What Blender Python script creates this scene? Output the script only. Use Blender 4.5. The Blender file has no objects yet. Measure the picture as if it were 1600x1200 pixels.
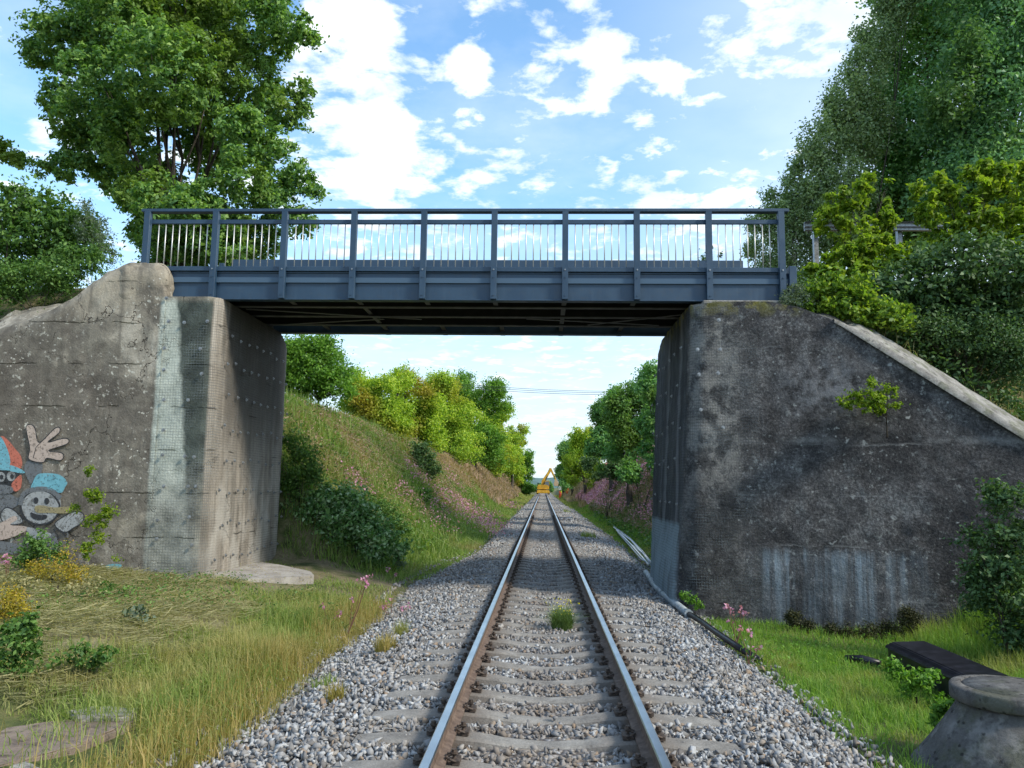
import bpy, bmesh, math, random
import numpy as np
from mathutils import Vector, Matrix
R = math.radians
SC = bpy.context.scene
COL = SC.collection

# ------------------------------------------------------------------ camera
F, YAW, PIT, ROL, CX, CH = 1252.73, 0.04005, 0.12675, 0.01338, -0.034, 1.722
cy_, sy_ = math.cos(YAW), math.sin(YAW); cp_, sp_ = math.cos(PIT), math.sin(PIT); cr_, sr_ = math.cos(ROL), math.sin(ROL)
_fw = np.array([-sy_, cy_, 0]); _rt = np.array([cy_, sy_, 0]); _up = np.array([0, 0, 1.])
CF = _fw * cp_ + _up * sp_; _u2 = -_fw * sp_ + _up * cp_
CR = _rt * cr_ + _u2 * sr_; CU = -_rt * sr_ + _u2 * cr_
CC = np.array([CX, 0, CH])
cam = bpy.data.cameras.new('camera'); camo = bpy.data.objects.new('camera', cam); COL.objects.link(camo)
cam.sensor_width = 36; cam.lens = F / 1600 * 36; cam.clip_start = .05; cam.clip_end = 6000
M = Matrix(((CR[0], CU[0], -CF[0], CC[0]), (CR[1], CU[1], -CF[1], CC[1]), (CR[2], CU[2], -CF[2], CC[2]), (0, 0, 0, 1)))
camo.matrix_world = M
SC.camera = camo

def at(x, y, Y=None, X=None, Z=None):
    """the point of a real plane (at X, Y or Z metres) seen at pixel x, y of the 1600 x 1200 photograph"""
    d = CF + CR * (x - 800) / F - CU * (y - 600) / F
    if Y is not None: t = (Y - CC[1]) / d[1]
    elif X is not None: t = (X - CC[0]) / d[0]
    else: t = (Z - CC[2]) / d[2]
    return CC + d * t

# ------------------------------------------------------------------ light
SUN_AZ, SUN_EL = R(115), R(40)
EXPOSURE = 1.1
SC.view_settings.view_transform = 'Standard'; SC.view_settings.look = 'None'
SC.view_settings.exposure = EXPOSURE; SC.view_settings.gamma = 1
sd = Vector((math.sin(SUN_AZ) * math.cos(SUN_EL), math.cos(SUN_AZ) * math.cos(SUN_EL), math.sin(SUN_EL)))
sl = bpy.data.lights.new('sun', 'SUN'); sl.energy = 2.0; sl.angle = R(8); sl.color = (1, .93, .8)
so = bpy.data.objects.new('sun', sl); COL.objects.link(so); so.rotation_euler = sd.to_track_quat('Z', 'Y').to_euler()
SC.render.engine = 'CYCLES'
SC.cycles.max_bounces = 6; SC.cycles.diffuse_bounces = 3; SC.cycles.glossy_bounces = 2
SC.cycles.transmission_bounces = 4; SC.cycles.transparent_max_bounces = 12
SC.cycles.use_denoising = True

# ------------------------------------------------------------------ node helper
class NT:
    def __init__(s, tree): s.t = tree; s.n = tree.nodes; s.l = tree.links
    def sock(s, node, i, v):
        if v is None: return
        if hasattr(v, 'is_output'): s.l.new(v, node.inputs[i])
        else: node.inputs[i].default_value = v if not (isinstance(v, tuple) and len(v) == 3 and node.inputs[i].type == 'RGBA') else (*v, 1)
    def pos(s): return s.n.new('ShaderNodeNewGeometry').outputs['Position']
    def island(s): return s.n.new('ShaderNodeNewGeometry').outputs['Random Per Island']
    def objrand(s): return s.n.new('ShaderNodeObjectInfo').outputs['Random']
    def sep(s, v):
        q = s.n.new('ShaderNodeSeparateXYZ'); s.sock(q, 0, v); return q.outputs[0], q.outputs[1], q.outputs[2]
    def comb(s, a, b, c):
        q = s.n.new('ShaderNodeCombineXYZ'); s.sock(q, 0, a); s.sock(q, 1, b); s.sock(q, 2, c); return q.outputs[0]
    def m(s, op, a, b=None, c=None, clamp=False):
        q = s.n.new('ShaderNodeMath'); q.operation = op; q.use_clamp = clamp
        s.sock(q, 0, a); s.sock(q, 1, b); s.sock(q, 2, c); return q.outputs[0]
    def vm(s, op, a, b):
        q = s.n.new('ShaderNodeVectorMath'); q.operation = op; s.sock(q, 0, a); s.sock(q, 1, b); return q.outputs[0]
    def noise(s, vec, scale, detail=4, rough=.55, dist=0, col=False):
        q = s.n.new('ShaderNodeTexNoise'); s.sock(q, 'Vector', vec); q.inputs['Scale'].default_value = scale
        q.inputs['Detail'].default_value = detail; q.inputs['Roughness'].default_value = rough; q.inputs['Distortion'].default_value = dist
        return q.outputs['Color' if col else 'Fac']
    def vor(s, vec, scale, out='Distance', feat='F1'):
        q = s.n.new('ShaderNodeTexVoronoi'); q.feature = feat; s.sock(q, 'Vector', vec); q.inputs['Scale'].default_value = scale
        return q.outputs[out]
    def mr(s, v, a, b, c=0., d=1., smooth=False):
        q = s.n.new('ShaderNodeMapRange'); q.clamp = True
        if smooth: q.interpolation_type = 'SMOOTHSTEP'
        s.sock(q, 0, v)
        for i, x in zip((1, 2, 3, 4), (a, b, c, d)): q.inputs[i].default_value = x
        return q.outputs[0]
    def ramp(s, v, stops, const=False):
        q = s.n.new('ShaderNodeValToRGB'); s.sock(q, 0, v); e = q.color_ramp.elements
        if const: q.color_ramp.interpolation = 'CONSTANT'
        while len(e) < len(stops): e.new(.5)
        for k, (p, c) in zip(e, stops): k.position = p; k.color = (*c, 1)
        return q.outputs[0]
    def mix(s, f, a, b, mode='MIX'):
        q = s.n.new('ShaderNodeMix'); q.data_type = 'RGBA'; q.blend_type = mode
        s.sock(q, 0, f)
        for i, v in ((6, a), (7, b)):
            if hasattr(v, 'is_output'): s.l.new(v, q.inputs[i])
            else: q.inputs[i].default_value = (*v, 1)
        return q.outputs[2]
    def bump(s, h, strength=.5, dist=.02):
        q = s.n.new('ShaderNodeBump'); q.inputs['Strength'].default_value = strength; q.inputs['Distance'].default_value = dist
        s.l.new(h, q.inputs['Height']); return q.outputs[0]
    def box(s, v, a, b, soft=.1):
        return s.m('MULTIPLY', s.mr(v, a - soft, a + soft, smooth=True), s.mr(v, b - soft, b + soft, 1., 0., smooth=True))

def mat(name, col=(.5, .5, .5), rough=.8, metal=0, build=None):
    m = bpy.data.materials.new(name); m.use_nodes = True; t = NT(m.node_tree)
    b = m.node_tree.nodes['Principled BSDF']
    b.inputs['Base Color'].default_value = (*col, 1); b.inputs['Roughness'].default_value = rough; b.inputs['Metallic'].default_value = metal
    b.inputs['Specular IOR Level'].default_value = .3
    if build:
        r = build(t, b) or {}
        for k, v in r.items(): t.sock(b, k, v)
    return m

# ------------------------------------------------------------------ world: nishita sky with broken cloud
W = bpy.data.worlds.new('World'); SC.world = W; W.use_nodes = True
t = NT(W.node_tree); bg = W.node_tree.nodes['Background']
sky = t.n.new('ShaderNodeTexSky'); sky.sky_type = 'NISHITA'; sky.sun_disc = False
sky.sun_elevation = SUN_EL; sky.sun_rotation = SUN_AZ; sky.altitude = 200; sky.air_density = 1.0; sky.dust_density = .6; sky.ozone_density = 1.5
tc = t.n.new('ShaderNodeTexCoord').outputs['Generated']
sx, sy, sz = t.sep(tc)
zz = t.m('ADD', t.m('MAXIMUM', sz, 0.), .10)
pl = t.comb(t.m('DIVIDE', sx, zz), t.m('DIVIDE', sy, zz), 0.)
SKY_OFF = (3.3, 1.2, 0.)
pl = t.vm('ADD', pl, SKY_OFF)
n1 = t.noise(pl, 1.9, 9, .58, .2)
n2 = t.noise(pl, 8.0, 8, .60, .15)
nn = t.m('ADD', t.m('MULTIPLY', n1, .26), t.m('MULTIPLY', n2, .78))
def blob(px, py, r, amp):
    d = CF + CR * (px - 800) / F - CU * (py - 600) / F; d = d / np.linalg.norm(d)
    q = t.n.new('ShaderNodeVectorMath'); q.operation = 'DISTANCE'; t.sock(q, 0, tc); q.inputs[1].default_value = tuple(d)
    return t.m('MULTIPLY', t.mr(q.outputs['Value'], 0., r, 1., 0., smooth=True), amp)
acc = nn
for b_ in ((560, 70, .10, .13), (590, 190, .08, .10), (560, 270, .12, .12), (630, 260, .08, .10), (730, 110, .045, .14), (745, 165, .04, .12), (890, 20, .07, .10), (945, 85, .045, .13), (1035, 110, .045, .14), (850, 110, .04, .12), (880, 180, .04, .12), (820, 190, .035, .10), (1000, 175, .035, .08), (935, 150, .03, .09), (1110, 40, .03, .08), (990, 30, .03, -.08), (800, 60, .035, -.10),
           (780, 270, .06, .07), (850, 285, .05, .05), (1060, 300, .07, .08), (1130, 295, .05, .06), (400, 160, .1, -.05), (690, 50, .045, -.09), (660, 215, .03, -.09), (655, 150, .04, -.12), (620, 120, .03, -.06), (120, 60, .18, -.05), (100, 230, .05, .08), (1250, 10, .12, .12), (1320, 40, .05, .08)):
    acc = t.m('ADD', acc, blob(*b_))
cf = t.mr(acc, .505, .66, smooth=True)
thin = t.mr(t.noise(pl, 2.2, 6, .6), .40, .70, .04, .30)
cf = t.m('MAXIMUM', cf, thin)
hz = t.mr(sz, .0, .40, .86, 0., smooth=True)         # the sky pales to the horizon and towards the sun side
side = t.mr(sx, -.10, .50, 0., .62, smooth=True)
cf = t.m('MAXIMUM', cf, side)
shade = t.noise(pl, 3.0, 5, .5)
ccol = t.mix(t.mr(shade, .35, .65), (3.5, 4.05, 4.5), (4.9, 5.2, 5.4))
skyc = t.mix(1., sky.outputs[0], (.86, 1.16, 1.24), 'MULTIPLY')
skycol = t.mix(cf, t.mix(hz, skyc, (3.15, 3.5, 3.85)), ccol)
t.l.new(skycol, bg.inputs['Color']); bg.inputs['Strength'].default_value = .125

# ------------------------------------------------------------------ mesh helpers
rng = np.random.default_rng(7)
def tag(o, label=None, cat=None, group=None, kind=None):
    if label: o['label'] = label
    if cat: o['category'] = cat
    if group: o['group'] = group
    if kind: o['kind'] = kind
    return o
def link(name, me, parent=None, mats=(), smooth=False):
    o = bpy.data.objects.new(name, me); COL.objects.link(o)
    for m_ in (mats if isinstance(mats, (list, tuple)) else (mats,)): me.materials.append(m_)
    if parent is not None:
        o.parent = parent; o.matrix_parent_inverse = Matrix.Translation(-Vector(parent.location)) if ABS else Matrix()
    if smooth and len(me.polygons): me.polygons.foreach_set('use_smooth', [True] * len(me.polygons))
    return o
ABS = False
def empty(name, loc, label, cat, group=None, rz=0):
    o = bpy.data.objects.new(name, None); COL.objects.link(o); o.location = loc; o.rotation_euler = (0, 0, rz); o.empty_display_size = .2
    return tag(o, label, cat, group)
def arr_mesh(name, V, Fc):
    """V (n,3), Fc (m,k) faces of equal size k, or a list of such arrays"""
    if not isinstance(Fc, list): Fc = [Fc]
    me = bpy.data.meshes.new(name); V = np.asarray(V, np.float32)
    me.vertices.add(len(V)); me.vertices.foreach_set('co', V.ravel())
    li = np.concatenate([f.ravel() for f in Fc]).astype(np.int32)
    tot = np.concatenate([np.full(len(f), f.shape[1], np.int32) for f in Fc])
    st = np.concatenate([[0], np.cumsum(tot)[:-1]]).astype(np.int32)
    me.loops.add(len(li)); me.loops.foreach_set('vertex_index', li)
    me.polygons.add(len(tot)); me.polygons.foreach_set('loop_start', st)
    try: me.polygons.foreach_set('loop_total', tot)
    except Exception: pass
    me.update(calc_edges=True); return me
def vnoise(P, scale, seed=0, oct=1):
    P = np.asarray(P, float) * scale; out = 0; amp = 1; tot = 0
    for o in range(oct):
        q = P * 2 ** o + seed * 17.3; i = np.floor(q).astype(np.int64); f = q - i; f = f * f * (3 - 2 * f); r = 0
        for dx in (0, 1):
            for dy in (0, 1):
                for dz in (0, 1):
                    h = (i[..., 0] + dx) * 374761393 + (i[..., 1] + dy) * 668265263 + (i[..., 2] + dz) * 2147483647 + seed * 974711
                    h = (h ^ (h >> 13)) * 1274126177; h = (h ^ (h >> 16)) & 0xffff
                    w = (f[..., 0] if dx else 1 - f[..., 0]) * (f[..., 1] if dy else 1 - f[..., 1]) * (f[..., 2] if dz else 1 - f[..., 2])
                    r = r + h / 65535. * w
        out = out + r * amp; tot += amp; amp *= .5
    return out / tot * 2 - 1
def n2d(x, y, scale, seed=0, oct=1): return vnoise(np.stack([x, y, np.zeros_like(x)], -1), scale, seed, oct)
def boxV(c, s, bm, rot=None, taper=None):
    r = bmesh.ops.create_cube(bm, size=1)
    for v in r['verts']:
        v.co = Vector((v.co.x * s[0], v.co.y * s[1], v.co.z * s[2]))
        if taper and v.co.z > 0: v.co.x *= taper; v.co.y *= taper
        if rot is not None: v.co = rot @ v.co
        v.co += Vector(c)
    return r['verts']
class MB:
    def __init__(s): s.bm = bmesh.new()
    def box(s, c, sz, rot=None, taper=None): boxV(c, sz, s.bm, rot, taper); return s
    def span(s, a, b): return s.box([(p + q) / 2 for p, q in zip(a, b)], [abs(q - p) for p, q in zip(a, b)])
    def bar(s, a, b, w, h=None):
        a = Vector(a); b = Vector(b); d = b - a; q = d.to_track_quat('X', 'Z').to_matrix()
        return s.box((a + b) / 2, (d.length, w, h or w), q)
    def cyl(s, a, b, r, r2=None, seg=12):
        a = Vector(a); b = Vector(b); d = b - a
        g = bmesh.ops.create_cone(s.bm, cap_ends=True, segments=seg, radius1=r, radius2=r if r2 is None else r2, depth=d.length)
        q = d.to_track_quat('Z', 'Y').to_matrix(); c = (a + b) / 2
        for v in g['verts']: v.co = q @ v.co + c
        return s
    def sph(s, c, r, sub=1):
        g = bmesh.ops.create_icosphere(s.bm, subdivisions=sub, radius=1)
        r = r if hasattr(r, '__len__') else (r,) * 3
        for v in g['verts']: v.co = Vector((v.co.x * r[0] + c[0], v.co.y * r[1] + c[1], v.co.z * r[2] + c[2]))
        return s
    def prism(s, pts, a, b, ax='x'):
        """pts: closed outline in the plane across axis ax, swept from a to b"""
        def P(u, v, w): return {'x': (w, u, v), 'y': (u, w, v), 'z': (u, v, w)}[ax]
        A = [s.bm.verts.new(P(u, v, a)) for u, v in pts]; B = [s.bm.verts.new(P(u, v, b)) for u, v in pts]
        n = len(pts); s.bm.faces.new(A); s.bm.faces.new(B[::-1])
        for i in range(n): s.bm.faces.new((A[i], B[i], B[(i + 1) % n], A[(i + 1) % n]))
        return s
    def tube(s, path, rad, seg=8):
        V = []; n = len(path); rad = rad if hasattr(rad, '__len__') else [rad] * n
        for i, p in enumerate(path):
            p = Vector(p); d = Vector(path[min(i + 1, n - 1)]) - Vector(path[max(i - 1, 0)])
            q = d.to_track_quat('Z', 'Y').to_matrix()
            V.append([s.bm.verts.new(p + q @ Vector((math.cos(a) * rad[i], math.sin(a) * rad[i], 0))) for a in [k * 2 * math.pi / seg for k in range(seg)]])
        for i in range(n - 1):
            for k in range(seg): s.bm.faces.new((V[i][k], V[i][(k + 1) % seg], V[i + 1][(k + 1) % seg], V[i + 1][k]))
        s.bm.faces.new(V[0][::-1]); s.bm.faces.new(V[-1]); return s
    def bevel(s, w, seg=1):
        bmesh.ops.bevel(s.bm, geom=s.bm.edges[:], offset=w, segments=seg, affect='EDGES', clamp_overlap=True); return s
    def build(s, name, mats=(), parent=None, smooth=False):
        bmesh.ops.recalc_face_normals(s.bm, faces=s.bm.faces[:])
        me = bpy.data.meshes.new(name); s.bm.to_mesh(me); s.bm.free(); return link(name, me, parent, mats, smooth)
def copy_tree(o, parent=None, name=None):
    c = o.copy(); COL.objects.link(c)
    if parent is not None: c.parent = parent
    for ch in list(o.children): copy_tree(ch, c)
    return c
def rotmats(n, g, up=0):
    q = g.normal(size=(n, 4)); q /= np.linalg.norm(q, axis=1)[:, None]; w, x, y, z = q.T
    return np.stack([1 - 2 * (y * y + z * z), 2 * (x * y - z * w), 2 * (x * z + y * w), 2 * (x * y + z * w), 1 - 2 * (x * x + z * z), 2 * (y * z - x * w),
                     2 * (x * z - y * w), 2 * (y * z + x * w), 1 - 2 * (x * x + y * y)], -1).reshape(n, 3, 3)
def leaves(P, size, g, up=.5, aspect=.55, fold=.18, out=None):
    """one folded four-point leaf at every point of P"""
    n = len(P); nr = g.normal(size=(n, 3)); nr[:, 2] += up * 2
    if out is not None: nr += out * 1.0
    nr /= np.linalg.norm(nr, axis=1)[:, None]
    a = g.normal(size=(n, 3)); a -= nr * (a * nr).sum(1)[:, None]; a /= np.linalg.norm(a, axis=1)[:, None]
    b = np.cross(nr, a); L = (size * g.uniform(.6, 1.3, n))[:, None]
    V = np.stack([P - a * L * .5, P + b * L * aspect * .5 + nr * L * fold, P + a * L * .5, P - b * L * aspect * .5 + nr * L * fold], 1).reshape(-1, 3)
    return V, np.arange(n * 4).reshape(n, 4)
def blades(P, h, w, g, lean=.45, curl=.5):
    """tapering two-segment grass blades rooted at P"""
    n = len(P); az = g.uniform(0, 2 * np.pi, n); d = np.stack([np.cos(az), np.sin(az), np.zeros(n)], -1)
    s = np.stack([-np.sin(az + g.normal(0, .6, n)), np.cos(az), np.zeros(n)], -1); ln = np.abs(g.normal(0, lean, n))[:, None]; h = h[:, None] if hasattr(h, 'shape') else np.full((n, 1), h)
    w = w[:, None] if hasattr(w, 'shape') else w
    up = np.array([0, 0, 1.]); m_ = P + (up * .55 + d * ln * .4) * h; tp = P + (up * (1 - curl * ln * .7) + d * ln * 1.15) * h
    V = np.stack([P - s * w, P + s * w, m_ - s * w * .75, m_ + s * w * .75, tp - s * w * .12, tp + s * w * .12], 1).reshape(-1, 3)
    k = np.arange(n)[:, None] * 6
    return V, np.concatenate([k + np.array([0, 1, 3, 2]), k + np.array([2, 3, 5, 4])], 0)
def joinVF(parts):
    V = []; Fs = []; o = 0
    for v, f in parts: V.append(v); Fs.append(f + o); o += len(v)
    return np.concatenate(V), np.concatenate(Fs)

# ------------------------------------------------------------------ terrain
def ss(a, b, x): t_ = np.clip((x - a) / (b - a), 0, 1); return t_ * t_ * (3 - 2 * t_)
LX, LY0, LY1 = -6.05, 14.3, 18.5          # left abutment inner face, near and far edge
RX, RY1 = 2.62, 18.8
def ywall(x): return 14.3 - .2 * (np.asarray(x, float) - 2.45)
LTOP = [(-16, 1.6), (-13, 3.0), (-10.4, 4.45), (-9.4, 4.75), (-8.75, 5.15), (-8.2, 5.62), (-7.85, 5.78), (-7.5, 5.78), (-7.2, 5.62), (-7.08, 5.35), (-7.05, 5.14)]
RTOP = [(2.62, 5.06), (3.9, 5.02), (4.4, 4.9), (5.0, 4.62), (7.8, 2.55), (9.6, 1.25), (11.5, .2)]
def ztl(x): return np.interp(x, [p[0] for p in LTOP], [p[1] for p in LTOP])
def ztr(x): return np.interp(x, [p[0] for p in RTOP], [p[1] for p in RTOP])
def edgeL(y): return np.interp(y, [0, 6, 12, 18, 22, 26, 34, 80, 400], [-2.65, -2.7, -2.72, -2.95, -2.65, -2.0, -2.0, -2.0, -2.2])
def edgeR(y): return np.interp(y, [0, 6, 12, 22, 46, 140, 400], [2.5, 2.55, 2.5, 2.75, 2.9, 2.6, 2.6])
def ground(x, y):
    x = np.asarray(x, float); y = np.asarray(y, float)
    near = np.interp(-x, [2.2, 2.8, 3.6, 5, 7, 10, 16, 40], [-.62, -.44, -.30, -.02, .08, .3, 1.6, 6]) + .05 * n2d(x, y, .9, 3, 2)
    near = near - .10 * ss(9, 6, y) * ss(-3.2, -4.5, x)
    bankL = -.42 + 5.0 * ss(0, 1, (-3.1 - x) / 6.3) * .96 + .18 * n2d(x, y, .35, 5, 2) * ss(-3.4, -5, x)
    bankL = np.minimum(bankL, 4.6 + .2 * n2d(x, y, .2, 6))
    fillL = ztl(x) + .1 + (5.75 - ztl(x)) * ss(14.9, 16.6, y)
    fillL = np.where(x > -7.9, np.minimum(fillL, 5.0), fillL)
    farL = fillL + (bankL - fillL) * ss(18.7, 21.5, y) 
    left = np.where(y < 14.75, near, np.where(x < -7.0, farL, near + (bankL - near) * ss(18.0, 19.6, y)))
    nearR = np.interp(x, [2.2, 2.6, 3.4, 4.6, 6.3, 8, 11, 40], [-.62, -.47, -.52, -.6, -.58, .5, 2.2, 5]) + .05 * n2d(x, y, .9, 8, 2)
    bankR = -.5 + 5.3 * ss(0, 1, (x - 3.3) / 6.2) * .96 + .15 * n2d(x, y, .35, 9, 2) * ss(3.5, 5, x)
    bankR = np.minimum(bankR, 4.7)
    yw = ywall(x)
    fillR = ztr(x) + .56 + (5.7 - ztr(x) - .56) * ss(yw + .9, yw + 3.6 + .3 * np.maximum(x - 5, 0), y)
    fillR = np.where(x < 4.6, np.minimum(fillR, 5.0), fillR)
    farR = fillR + (bankR - fillR) * ss(18.9, 22, y)
    right = np.where(y < yw + .74, nearR, np.where(x > 3.4, farR, nearR + (bankR - nearR) * ss(18.3, 20, y)))
    mid = np.full_like(x, -.62)
    z = np.where(x < -2.2, left, np.where(x > 2.2, right, mid))
    fade = ss(220, 420, y)
    z = z * (1 - fade) + fade * np.where(np.abs(x) < 2.3, -.62, -.5)
    return z
def hit(px, py):
    """where the line of sight through a pixel of the photograph meets the ground"""
    d = CF + CR * (px - 800) / F - CU * (py - 600) / F
    tt = np.arange(3, 300, .05); P = CC + d * tt[:, None]; g_ = ground(P[:, 0], P[:, 1])
    k = np.argmax(P[:, 2] < g_); return P[k]

# ------------------------------------------------------------------ materials
def concrete_left(t, b):
    p = t.pos(); x, y, z = t.sep(p)
    big = t.noise(p, .75, 6, .62, .6); mid = t.noise(p, 3.2, 6, .65); fine = t.noise(p, 28, 5, .7)
    col = t.ramp(t.m('ADD', t.m('MULTIPLY', big, .75), t.m('MULTIPLY', mid, .25)), [(.38, (.085, .076, .066)), (.46, (.15, .138, .12)), (.53, (.25, .235, .20)), (.60, (.46, .43, .37))])
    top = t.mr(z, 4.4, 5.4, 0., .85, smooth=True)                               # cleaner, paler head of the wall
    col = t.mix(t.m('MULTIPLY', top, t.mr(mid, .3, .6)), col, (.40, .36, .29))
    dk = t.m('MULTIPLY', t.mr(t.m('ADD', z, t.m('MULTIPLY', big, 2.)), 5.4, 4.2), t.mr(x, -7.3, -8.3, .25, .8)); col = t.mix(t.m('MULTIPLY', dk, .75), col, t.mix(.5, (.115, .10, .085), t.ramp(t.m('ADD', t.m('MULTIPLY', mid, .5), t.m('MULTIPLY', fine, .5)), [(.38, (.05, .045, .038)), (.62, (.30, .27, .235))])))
    low = t.mr(z, 0., 1.1, .55, 0., smooth=True)
    col = t.mix(t.m('MULTIPLY', low, t.mr(mid, .42, .6)), col, (.46, .45, .42))
    lich = t.m('MULTIPLY', t.mr(t.noise(p, 13, 3, .5), .62, .67), t.mr(t.noise(p, 1.1, 3, .6, 0), .44, .6))
    col = t.mix(lich, col, (.62, .62, .56))
    sp = t.m('MULTIPLY', t.mr(t.vor(p, 9), .16, .11), t.mr(t.noise(p, .9, 2), .45, .58)); col = t.mix(sp, col, (.62, .61, .57))
    # pour lines and runs down the face
    run = t.noise(t.comb(t.m('MULTIPLY', x, 5.), t.m('MULTIPLY', y, 5.), t.m('MULTIPLY', z, .35)), 1.2, 5, .6)
    col = t.mix(t.mr(run, .5, .68, 0., .55), col, (.10, .092, .08))
    zz_ = t.m('ADD', z, t.m('MULTIPLY', mid, .12)); fr = t.m('FRACT', t.m('DIVIDE', zz_, .78))
    line = t.m('MULTIPLY', t.mr(fr, .0, .03, 1., 0.), t.mr(t.noise(p, 1.3, 3), .52, .60))
    col = t.mix(t.m('MULTIPLY', line, .3), col, (.05, .045, .04))
    crk = t.m('MULTIPLY', t.mr(t.vor(t.vm('ADD', p, t.noise(p, 2.5, 4, .6, 0, True)), .55, 'Distance', 'DISTANCE_TO_EDGE'), 0., .007, 1., 0.), t.mr(big, .44, .55))
    col = t.mix(crk, col, (.03, .027, .024))
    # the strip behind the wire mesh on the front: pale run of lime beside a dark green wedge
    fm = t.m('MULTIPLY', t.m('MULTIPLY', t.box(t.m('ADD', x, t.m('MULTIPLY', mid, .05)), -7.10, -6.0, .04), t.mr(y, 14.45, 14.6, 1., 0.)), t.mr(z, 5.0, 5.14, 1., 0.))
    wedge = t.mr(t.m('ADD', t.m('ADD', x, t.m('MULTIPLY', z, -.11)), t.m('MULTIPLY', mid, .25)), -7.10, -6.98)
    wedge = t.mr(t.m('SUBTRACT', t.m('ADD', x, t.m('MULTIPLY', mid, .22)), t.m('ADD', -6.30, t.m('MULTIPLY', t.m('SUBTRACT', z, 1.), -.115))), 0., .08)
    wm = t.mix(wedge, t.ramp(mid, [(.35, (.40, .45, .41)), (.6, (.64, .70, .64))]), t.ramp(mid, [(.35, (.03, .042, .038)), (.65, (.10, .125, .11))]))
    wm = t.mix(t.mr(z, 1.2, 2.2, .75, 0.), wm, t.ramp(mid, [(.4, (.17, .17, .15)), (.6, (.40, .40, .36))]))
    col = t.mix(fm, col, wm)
    # inner face: pale brown at the near arris, the bridge's shade painted dark below the deck, lime at the foot
    inn = t.m('MULTIPLY', t.mr(x, -6.5, -6.2), t.mr(y, 14.33, 14.36))
    deck_shade = t.m('MULTIPLY', t.box(t.m('ADD', y, t.m('MULTIPLY', mid, .3)), 14.95, 18.25, .3), t.mr(t.m('ADD', z, t.m('MULTIPLY', run, .8)), 1.8, 4.2, .0, 1., smooth=True))
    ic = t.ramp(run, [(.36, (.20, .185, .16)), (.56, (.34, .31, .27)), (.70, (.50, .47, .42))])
    ic = t.mix(t.m('MULTIPLY', deck_shade, .85), ic, (.045, .042, .038))
    lm = t.m('MULTIPLY', t.mr(t.noise(t.comb(0., t.m('MULTIPLY', y, 1.3), t.m('MULTIPLY', z, .6)), 1.2, 4), .46, .58), t.mr(z, 1., 3., 1., 0.))
    ic = t.mix(t.m('MULTIPLY', lm, .7), ic, (.50, .49, .46))
    ic = t.mix(t.m('MULTIPLY', line, .7), ic, (.05, .045, .04))
    col = t.mix(inn, col, ic)
    col = t.mix(t.mr(fine, .35, .75, .25, 0.), col, (.05, .045, .04))
    col = t.mix(1., col, (1.04, 1.0, .95), 'MULTIPLY')
    h = t.m('ADD', t.m('ADD', t.m('MULTIPLY', fine, .5), t.m('MULTIPLY', mid, 1.)), t.m('MULTIPLY', t.m('ADD', line, crk), -1.2))
    return {'Base Color': col, 'Normal': t.bump(h, .8, .03)}
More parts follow.
